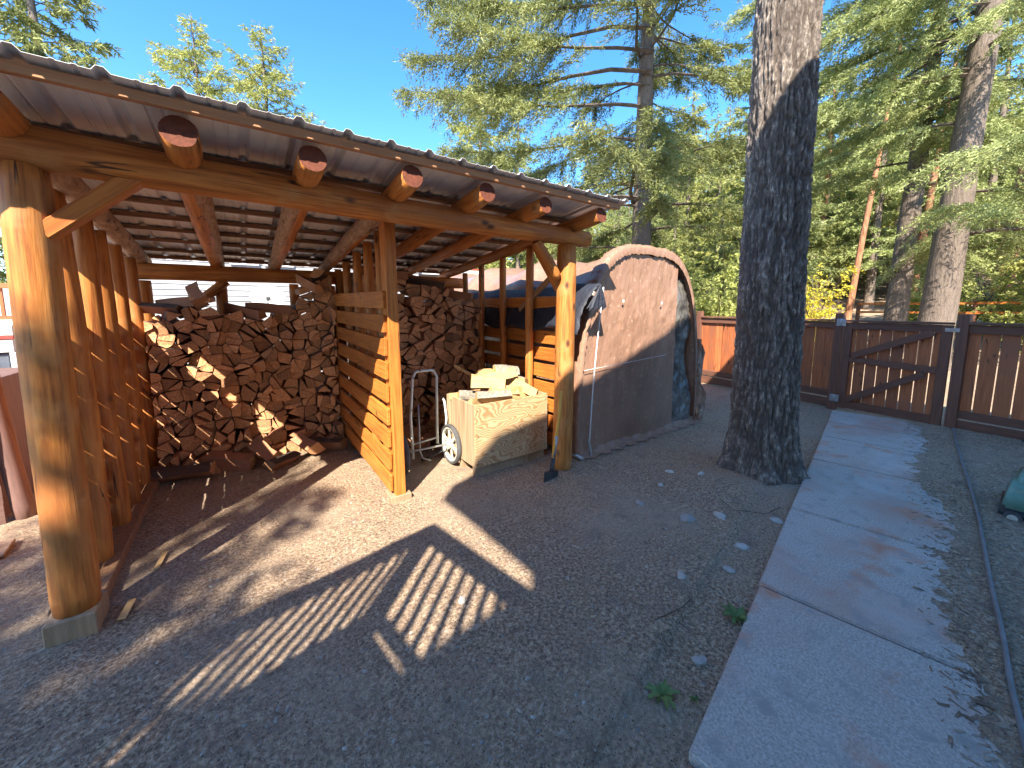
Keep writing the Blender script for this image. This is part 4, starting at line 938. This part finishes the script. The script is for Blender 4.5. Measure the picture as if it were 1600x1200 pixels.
# firs beyond the gate
def lowb(seed, n, z0, z1, Lm, inner=0): return [b for b in tree_branches(seed, z0, z1, n, lambda f: Lm*(1-f*.75), .10) if not (b[2] < 5.2 and .9 < b[3] < 3.0)]
T3B = [(0, 0, z, p, l, .12) for z, p, l in ((7.2, 1.7, 4.2), (8.0, 2.0, 4.6), (8.8, 1.6, 5.0), (9.4, 2.2, 4.4), (10.2, 1.8, 5.2), (10.8, 2.3, 4.6), (11.6, 1.7, 4.8), (12.4, 2.1, 4.2), (6.4, 2.2, 3.2), (7.7, 1.4, 4.4))]
tree('fir_tree', (12.9, 1.53, tz(12.9, 1.5)-.1), 16, .31, lowb(5, 62, 3.0, 14, 4.0)+T3B, dict(tw=20, lv=62, llen=.085, lwid=.021, droop=.35, inner=.12), 'bark2', 'fir2', 'stout grey trunked fir with heavy boughs beyond the gate, nearer of two', seed=2, lean=(.0, -.03))
tree('fir_tree', (14.8, 2.5, tz(14.8, 2.5)-.1), 15, .25, lowb(6, 50, 4.8, 14, 2.6), dict(tw=18, lv=56, llen=.085, lwid=.021, droop=.3, inner=.15), 'bark2', 'fir', 'slimmer grey trunked fir beyond the gate, just left of the stout one', seed=3, lean=(.0, -.02))
# prototypes that are copied for the forest
fp_ = dict(tw=11, lv=26, llen=.16, lwid=.05, droop=.28, inner=.05)
A = tree('fir_tree', (21.5, 9.5, tz(21.5, 9.5)), 15, .2, tree_branches(11, 1.4, 14.6, 120, lambda f: 2.7*(1-f)**.75+.25, .2), fp_, 'bark2', 'fir', 'forest fir on the slope beyond the fence', 'forest firs on the slope', seed=11)
B = tree('fir_tree', (24, 14.2, tz(24, 14.2)), 14, .2, tree_branches(12, 1.0, 13.7, 115, lambda f: 2.9*(1-f)**.7+.25, .28), fp_, 'bark2', 'fir3', 'forest fir on the slope beyond the fence', 'forest firs on the slope', seed=12)
Cc = tree('fir_tree', (27, 5.6, tz(27, 5.6)), 15, .2, tree_branches(13, 2.2, 14.5, 110, lambda f: 2.4*(1-f)**.8+.3, .12), fp_, 'bark2', 'fir2', 'forest fir on the slope beyond the fence', 'forest firs on the slope', seed=13)
LBF = 'forest fir on the slope beyond the fence'
r = random.Random(21); spots = []
tries = 0
def az_deg(x, y): return math.degrees(math.atan2(y, x))
while len(spots) < 95 and tries < 9000:
    tries += 1; d = r.uniform(17, 62); a = math.radians(r.uniform(-8, 50)); x, y = d*math.cos(a), d*math.sin(a)
    if x < 16: continue
    if d < 30 and -3 < math.degrees(a) < 19: continue           # clearing past the gate
    if any((x-p)**2+(y-q)**2 < (2.2+.03*d)**2 for p, q in spots): continue
    # sky gap left of the tall fir
    A_ = math.degrees(a)
    spots.append((x, y))
for i, (x, y) in enumerate(spots):
    A_ = az_deg(x, y); d = math.hypot(x, y); src = (A, B, Cc, B, Cc)[i % 5]; sc = r.uniform(.75, 1.25)
    # keep tops under the sky line the photograph shows
    lim = 1.0
    if 33 < A_ < 50: lim = (d*math.tan(math.radians(16 if A_ > 36 else 20)))/15
    elif 26 < A_ <= 33: lim = d*math.tan(math.radians(20))/15
    sc = min(sc*(1+.012*d), max(lim, .3))
    copy_tree(src, (x, y, tz(x, y)-.2), r.uniform(0, 6.28), sc, 'forest fir %s, %s' % ('close behind the fence line' if d < 26 else 'midway up the slope' if d < 42 else 'far up the slope', 'at the right edge beyond the fence' if A_ < 0 else 'right of the stout grey trunk' if A_ < 6 else 'behind the gate' if A_ < 13 else 'behind the yellow bush' if A_ < 19 else 'behind the big trunk' if A_ < 26 else 'above the brown shelter' if A_ < 36 else 'above the woodshed end'), 'forest firs on the slope')
# trees against the sky over the woodshed roof
D = tree('fir_tree', (1.75, 24, 0), 15.8, .2, tree_branches(14, 2.5, 15.4, 170, lambda f: 3.7*(1-f)**.62+.2, .35), dict(tw=10, lv=22, llen=.15, lwid=.045, droop=.22, inner=.05), 'bark2', 'fir3', 'airy pale fir on the right of the pair over the shed roof', 'trees behind the house', seed=14)
def skytree(x, y, H_, src, label, rot): copy_tree(src, (x, y, 0), rot, H_/15., label, 'trees behind the house')
skytree(-1.0, 26, 15.4, D, 'slender dark fir on the left against the sky over the shed roof', 1)
skytree(4.2, 27, 12.3, D, 'short fir just right of the pair over the shed roof', 3)
skytree(13.4, 22.4, 16.1, D, 'pointed pale fir rising over the roof left of the tall dark fir', 4)
skytree(15.4, 21.0, 14.9, Cc, 'bushy fir beside the pointed one left of the tall dark fir', 5)
skytree(-4.2, 17.5, 14.5, A, 'dense fir at the upper left corner, nearest of its pair', .5)
skytree(-6.6, 17.0, 15.5, Cc, 'dense fir at the upper left corner, outermost of its pair', 2.5)
skytree(-2.8, 22, 10.5, Cc, 'lower fir between the corner firs and the slender one', 1.5)
skytree(-5.5, 9.5, 7.5, B, 'green fir seen left of the left front post', 3.5)
# orange barked pines
PN = dict(tw=7, lv=16, llen=.15, lwid=.04, droop=.2, inner=.35)
def pine(x, y, H_, r0, zb, label, seed, lean=(0, 0)):
    tree('pine_tree', (x, y, tz(x, y)-.1), H_, r0, tree_branches(seed, zb, H_*.97, 26, lambda f: 2.2*(1-f*.6), .3), PN, 'pinebark', 'fir3', label, 'orange barked pines beyond the fence', seed=seed, lean=lean)
pine(21.4, 5.1, 14, .12, 7.5, 'thin leaning orange barked pine beyond the fence left of the gate', 41, (.0, -.07))
pine(28.8, 8.4, 14, .22, 5.0, 'reddish pine standing right behind the big trunk and yellow bush', 42)
pine(27.7, 4.2, 13, .2, 5.0, 'orange pine between the two grey trunks beyond the gate', 43, (0, -.05))
pine(24.0, 1.2, 13, .3, 4.2, 'thick orange pine at the right edge beyond the fence', 44, (0, -.03))
# bushes
def bush_proto(seed, m, loc, R, H_, label, group, name='bush', n=44, ll=.09, lw=.05):
    r = random.Random(seed); brs = []
    for k in range(n):
        a = r.uniform(0, 6.283); brs.append((r.uniform(-.2, .2)*R, r.uniform(-.2, .2)*R, r.uniform(.0, .5)*H_, a, R*r.uniform(.5, 1.1), r.uniform(.3, 1.6)*H_/R*.7))
    LV, LF, BV, BF = foliage(seed, brs, tw=16/R**.3, lv=22, llen=ll, lwid=lw, droop=.25, inner=.1)
    root = empty(name, loc, label, 'bush', group); np_mesh_mixed('stems', BV, BF, 'twig', root, WM[root.name]); np_mesh('crown', LV, LF, m, root, WM[root.name]); return root
b1 = bush_proto(71, 'bush', (10.6, 5.4, tz(10.6, 5.4)), 1.3, 2.3, 'light green bush behind the fence just right of the shelter', 'bushes beyond the fence')
yb = bush_proto(72, 'ybush', (10.9, 3.35, tz(10.9, 3.4)), .75, 2.15, 'bright yellow flowering bush behind the fence beside the trunk', 'bushes beyond the fence', n=80, ll=.06, lw=.04)
r = random.Random(8)
BL = [(12.5, 7.4, 1.2, 'tall light green bush between the shelter top and the big trunk'), (14.5, 5.8, 1.1, 'green bush directly behind the big trunk'), (9.9, 7.6, 1.0, 'light green bush peeking over the shelter roof'),
      (19, 7.2, 1.2, 'green bush far beyond the yellow one'), (16.5, -.2, 1.2, 'yellow green bush right of the stout grey trunk'), (19, 1.0, 1.1, 'green bush behind the stout grey trunk'),
      (22.0, 3.0, .8, 'low green bush on the clearing between trunks'), (17.5, -1.6, 1.3, 'green bush at the right edge beyond the fence'), (12, 10, 1.5, 'light bush left of the tall dark fir trunk'), (9.2, 11, 1.3, 'bush behind the shelter nearest the house')]
for (x, y, s, lb) in BL: copy_tree(b1, (x, y, tz(x, y)-.2), r.uniform(0, 6), s, lb, 'bushes beyond the fence')
# far wooded slope that reads as one mass
r = np.random.default_rng(5); brs = []
for k in range(520):
    a = math.radians(r.uniform(-12, 62)); d = r.uniform(60, 120); x, y = d*math.cos(a), d*math.sin(a); z = tz(x, y)
    Hh = r.uniform(9, 15)
    for q in range(7):
        f = q/7; brs.append((x, y, z+.8+Hh*f, r.uniform(0, 6.28), (1-f)*3.2+.5, .1)); brs.append((x, y, z+.8+Hh*f, r.uniform(0, 6.28), (1-f)*3.2+.5, .1))
LV, LF, BV, BF = foliage(77, brs, tw=2.6, lv=2.4, llen=.75, lwid=.30, droop=.2, inner=0)
tag(np_mesh('far_forest', LV, LF, 'fir3'), 'far wooded hillside closing the view beyond the firs', 'forest', kind='stuff')
# low rail fence beyond
rf = empty('rail_fence', (16, -.5, tz(16, 0)), 'low orange rail fence crossing beyond the gate', 'fence')
for (z) in (.48, .22):
    for k in range(3):
        y0_, y1_ = 3.6-2.4*k, 3.6-2.4*(k+1); x0_ = 16.2+.1*k
        board('rail', (x0_, y0_, tz(x0_, y0_)+z+.8), (x0_+.1, y1_+.02, tz(x0_, y1_)+z+.8), .03, .06, 'plank', rf)
for k in range(4): board('post', (16.25+.1*k, 3.6-2.4*k, tz(16.2, 1)), (16.25+.1*k, 3.6-2.4*k, tz(16.2, 1)+1.36), .09, .09, 'frail', rf)

# ---------------------------------------------------------------- house behind the woodshed
hs_ = empty('white_house', (1.1, 9, 0), 'low white lap sided house behind the woodshed', 'house')
bm = bmesh.new(); z = .1
while z < 3.2:
    vs = [bm.verts.new(p) for p in ((-1.45, 9.0, z+.10), (3.6, 9.0, z+.10), (3.6, 8.985, z), (-1.45, 8.985, z), (-1.45, 9.0, z), (3.6, 9.0, z))]
    bm.faces.new((vs[3], vs[2], vs[1], vs[0])); bm.faces.new((vs[4], vs[5], vs[2], vs[3])); z += .10
o = from_bm('siding', bm, 'siding', hs_); o['kind'] = 'stuff'
box('wall', -1.45, 3.6, 9.002, 14, 0, 3.25, 'siding', hs_, 0)
box('wall', 3.603, 5.2, 9.5, 13, 0, 2.42, 'siding', hs_, 0)
for (x0_, x1_) in ((-.1, .36), (.44, .95)):
    w = box('window', x0_, x1_, 8.95, 8.984, 2.38, 2.9, 'mwhite', hs_, .002); box('pane', x0_+.035, x1_-.035, 8.943, 8.949, 2.42, 2.86, 'glass', w, 0)
board('roof', (-1.8, 11.4, 3.35), (3.8, 11.4, 3.35), 5.6, .12, 'roofshingle', hs_)
board('roof', (3.55, 11.3, 2.52), (5.5, 11.3, 2.52), 4.2, .08, 'mwhite', hs_)
board('fascia', (3.55, 9.16, 2.46), (5.5, 9.16, 2.46), .03, .12, 'mwhite', hs_); board('trim', (3.55, 9.12, 2.585), (5.5, 9.12, 2.585), .04, .03, 'mred', hs_)
dish = empty('satellite_dish', (.43, 8.6, 1.4), 'round pale satellite dish mounted on the white wall behind the left stack', 'satellite dish')
V = [(0, 0, 0)]; F = []
for k in range(1, 6):
    for j in range(24): a = 2*math.pi*j/24; rr_ = .28*k/5; V.append((rr_*1.02*math.cos(a), -.07*(k/5)**2, rr_*.80*math.sin(a)))
F = [(0, 1+j, 1+(j+1) % 24) for j in range(24)]
Fq = [(1+(k-1)*24+j, 1+k*24+j, 1+k*24+(j+1) % 24, 1+(k-1)*24+(j+1) % 24) for k in range(1, 5) for j in range(24)]
me = bpy.data.meshes.new('reflector'); me.from_pydata(V, [], F+Fq); o = link_mesh('reflector', me, 'mwhite', dish, Matrix.Translation((.44, 8.6, 1.77)) @ Matrix.Rotation(-.2, 4, 'X'))
tube('feed_arm', [(.44, 8.62, 1.52), (.42, 8.35, 1.58), (.43, 8.22, 1.72)], .012, 'steel', dish); box('receiver', .40, .47, 8.18, 8.25, 1.70, 1.77, 'rubber', dish)
tube('mast', [(.44, 8.66, 1.75), (.44, 8.75, 1.6), (.44, 8.97, 1.55)], .018, 'steel', dish)
# deck on the house's left end
dk = empty('house_deck', (-2.6, 8, 0), 'raised deck with a brown railing on the far left behind the post', 'deck')
box('deck_floor', -4.2, -1.55, 7.5, 9.5, 1.28, 1.36, 'mwhite', dk, 0)
board('top_rail', (-4.2, 7.52, 1.85), (-1.6, 7.52, 1.85), .09, .06, 'fboard', dk); board('bottom_rail', (-4.2, 7.52, 1.46), (-1.6, 7.52, 1.46), .05, .05, 'fboard', dk)
for k in range(24): board('baluster', (-4.15+.11*k, 7.52, 1.48), (-4.15+.11*k, 7.52, 1.82), .03, .03, 'fboard', dk)
for x in (-4.1, -2.9, -1.62): board('post', (x, 7.6, 0), (x, 7.6, 1.28), .1, .1, 'frail', dk)
box('house_end_wall', -4.3, -1.46, 9.51, 13.5, 0, 1.95, 'siding', dk, 0)
# covered trailer and the small outbuilding at the left edge
tr = empty('utility_trailer', (-2.2, 5.9, 0), 'parked trailer with blue grey sheeting and red and white trim at the left edge', 'trailer')
box('body', -4.0, -1.74, 5.5, 7.1, .12, 1.18, 'mblue', tr, .02)
box('white_trim', -4.0, -1.71, 5.47, 5.497, 1.183, 1.30, 'mwhite', tr, .003); box('red_trim', -4.0, -1.70, 5.46, 5.49, 1.302, 1.335, 'mred', tr, .003)
box('white_trim', -4.0, -1.70, 5.46, 5.49, 1.337, 1.43, 'mwhite', tr, .003); box('corner_strip', -1.738, -1.70, 5.46, 5.50, .2, 1.18, 'mwhite', tr, .003)
box('lid', -4.0, -1.74, 5.5, 7.1, 1.183, 1.42, 'mwhite', tr, .01)
for x in (-3.4, -2.2): bm = bmesh.new(); tube_path(bm, [(x, 5.46, .2), (x, 5.62, .2)], .2, 20); from_bm('wheel', bm, 'rubber', tr)
ob = empty('lap_sided_shed', (-1.9, 4.2, 0), 'brown lap sided outbuilding corner at the far left edge', 'shed')
z = .02; k = 0
while z < 1.1:
    board('lap_board', (-3.2, 4.05, z+.075), (-1.50, 4.30, z+.075), .025, .15, 'lapred', ob); z += .145
log('corner_post', (-1.42, 4.36, -.05), (-1.50, 4.36, 1.17), .058, .05, 'lapred', ob, 14, 8, .05, capm='lapred')
box('shed_back', -3.2, -1.55, 4.42, 6.0-.6, 0, 1.05, 'lapred', ob)
bo = board('flat_board', (-1.9, 3.75, .03), (-1.33, 3.80, .035), .02, .22, 'mwhite', None, up=(0, 1, 0)); tag(bo, 'pale flat board lying on the dirt at the left edge', 'board')
bo.data.materials[0] = M['greylog']

# ---------------------------------------------------------------- the house and deck behind the camera (they cast the shade on the yard)
def off(x, y, z): return Vector((x+z*SUN.x/SUN.z, y+z*SUN.y/SUN.z, z))
nh = empty('main_house', (0, -5, 0), 'two storey house beside the path behind the viewer', 'house')
ZE = 6.0
poly = [off(-2.5, .9, ZE), off(.55, 1.37, ZE), off(1.10, 1.38, ZE), off(1.32, 1.66, ZE), off(1.30, 2.3, ZE), off(1.36, 2.74, ZE)]
poly = poly[:-1]+[Vector((a, b, ZE)) for a, b in ((-3.24, -1.65), (-2.48, -1.37), (-1.76, -1.29), (-1.10, -1.24), (.64, -.89), (.87, -.82), (1.69, -.62), (2.47, -.52), (3.34, -.61), (3.75, -.62))]; poly += [Vector((5.9, -11, ZE)), Vector((-7.5, -13, ZE))]
bm = bmesh.new(); lo_ = [bm.verts.new(p) for p in poly]; hi_ = [bm.verts.new(p+Vector((0, 0, .25))) for p in poly]
bm.faces.new(lo_[::-1]); bm.faces.new(hi_)
for i in range(len(poly)): bm.faces.new((lo_[i], lo_[(i+1) % len(poly)], hi_[(i+1) % len(poly)], hi_[i]))
from_bm('roof', bm, 'roofshingle', nh)
bm = bmesh.new(); wp = [Vector((-3.0, -2.95, 0)), Vector((3.6, -1.75, 0)), Vector((5.3, -10.6, 0)), Vector((-2.5, -12, 0))]
lo_ = [bm.verts.new(p) for p in wp]; hi_ = [bm.verts.new(p+Vector((0, 0, 5.99))) for p in wp]
for i in range(4): bm.faces.new((lo_[i], lo_[(i+1) % 4], hi_[(i+1) % 4], hi_[i]))
from_bm('wall', bm, 'siding', nh)
for s_ in (1.2, 3.4, 5.2):
    p = Vector((-3.0, -2.95, 0))+Vector((.984, .179, 0))*s_
    for z in (1.0, 4.0):
        w = board('window', p+Vector((-.005, .03, z)), p+Vector((-.005, .03, z+1.2)), .9, .05, 'mwhite', nh, up=(-.18, .98, 0), warp=0)
        board('pane', p+Vector((-.01, .06, z+.06)), p+Vector((-.01, .06, z+1.14)), .78, .01, 'glass', w, up=(-.18, .98, 0), warp=0)
DZ = 2.70; ddx = Vector((.984, .179, 0)); ddy = Vector((-.179, .984, 0))
dc = off(.45, 1.88, DZ)
dd = empty('upper_deck', (dc.x, dc.y, 0), 'raised timber deck with a balustrade behind the viewer', 'deck')
def dp(a, b, z): v = dc+ddx*a+ddy*b; return Vector((v.x, v.y, z))
bm = bmesh.new(); q = [dp(-5.2, .03, DZ-.30), dp(.03, .03, DZ-.30), dp(.03, -2.0, DZ-.30), dp(-5.2, -2.0, DZ-.30)]
lo_ = [bm.verts.new(p) for p in q]; hi_ = [bm.verts.new(p+Vector((0, 0, .22))) for p in q]; bm.faces.new(lo_[::-1]); bm.faces.new(hi_)
for i in range(4): bm.faces.new((lo_[i], lo_[(i+1) % 4], hi_[(i+1) % 4], hi_[i]))
from_bm('deck_floor', bm, 'plank', dd)
RH = .78
for (a0, b0, a1, b1_) in ((-5.2, 0, 0, 0), (0, 0, 0, -2.0)):
    board('handrail', dp(a0, b0, DZ+RH-.05), dp(a1, b1_, DZ+RH-.05), .06, .14, 'plank', dd); board('bottom_rail', dp(a0, b0, DZ+.02), dp(a1, b1_, DZ+.02), .04, .06, 'plank', dd)
    L_ = math.hypot(a1-a0, b1_-b0); n_ = int(L_/.10)
    for k in range(n_): t = (k+.5)/n_; board('baluster', dp(a0+(a1-a0)*t, b0+(b1_-b0)*t, DZ+.05), dp(a0+(a1-a0)*t, b0+(b1_-b0)*t, DZ+RH-.13), .027, .027, 'plank', dd, up=(1, 0, 0))
for (a0, b0) in ((0, 0), (-2.6, 0), (-5.2, 0)): board('post', dp(a0, b0, 0), dp(a0, b0, DZ+RH), .09, .09, 'frail', dd, up=(1, 0, 0))
# firs behind that house, whose boughs dapple the left of the yard
for lat, D_, sc_, src_, rz_ in ((-1.42, 8.8, .64, B, .5), (-1.68, 8.5, .66, A, 2.5), (-1.95, 8.6, .70, B, 1.0), (-2.3, 8.0, .75, B, 2.0), (-2.65, 8.9, .80, A, 3.0), (-3.0, 8.2, .72, B, 4.0), (-3.5, 9.0, .76, Cc, 5.0)):
    copy_tree(src_, (lat*.701-D_*.713, -lat*.713-D_*.701, 0), rz_, sc_, 'fir in the row behind the viewer beyond the upper deck', 'firs behind the viewer')
for k_ in list(bpy.data.meshes):
    if not k_.users: bpy.data.meshes.remove(k_)
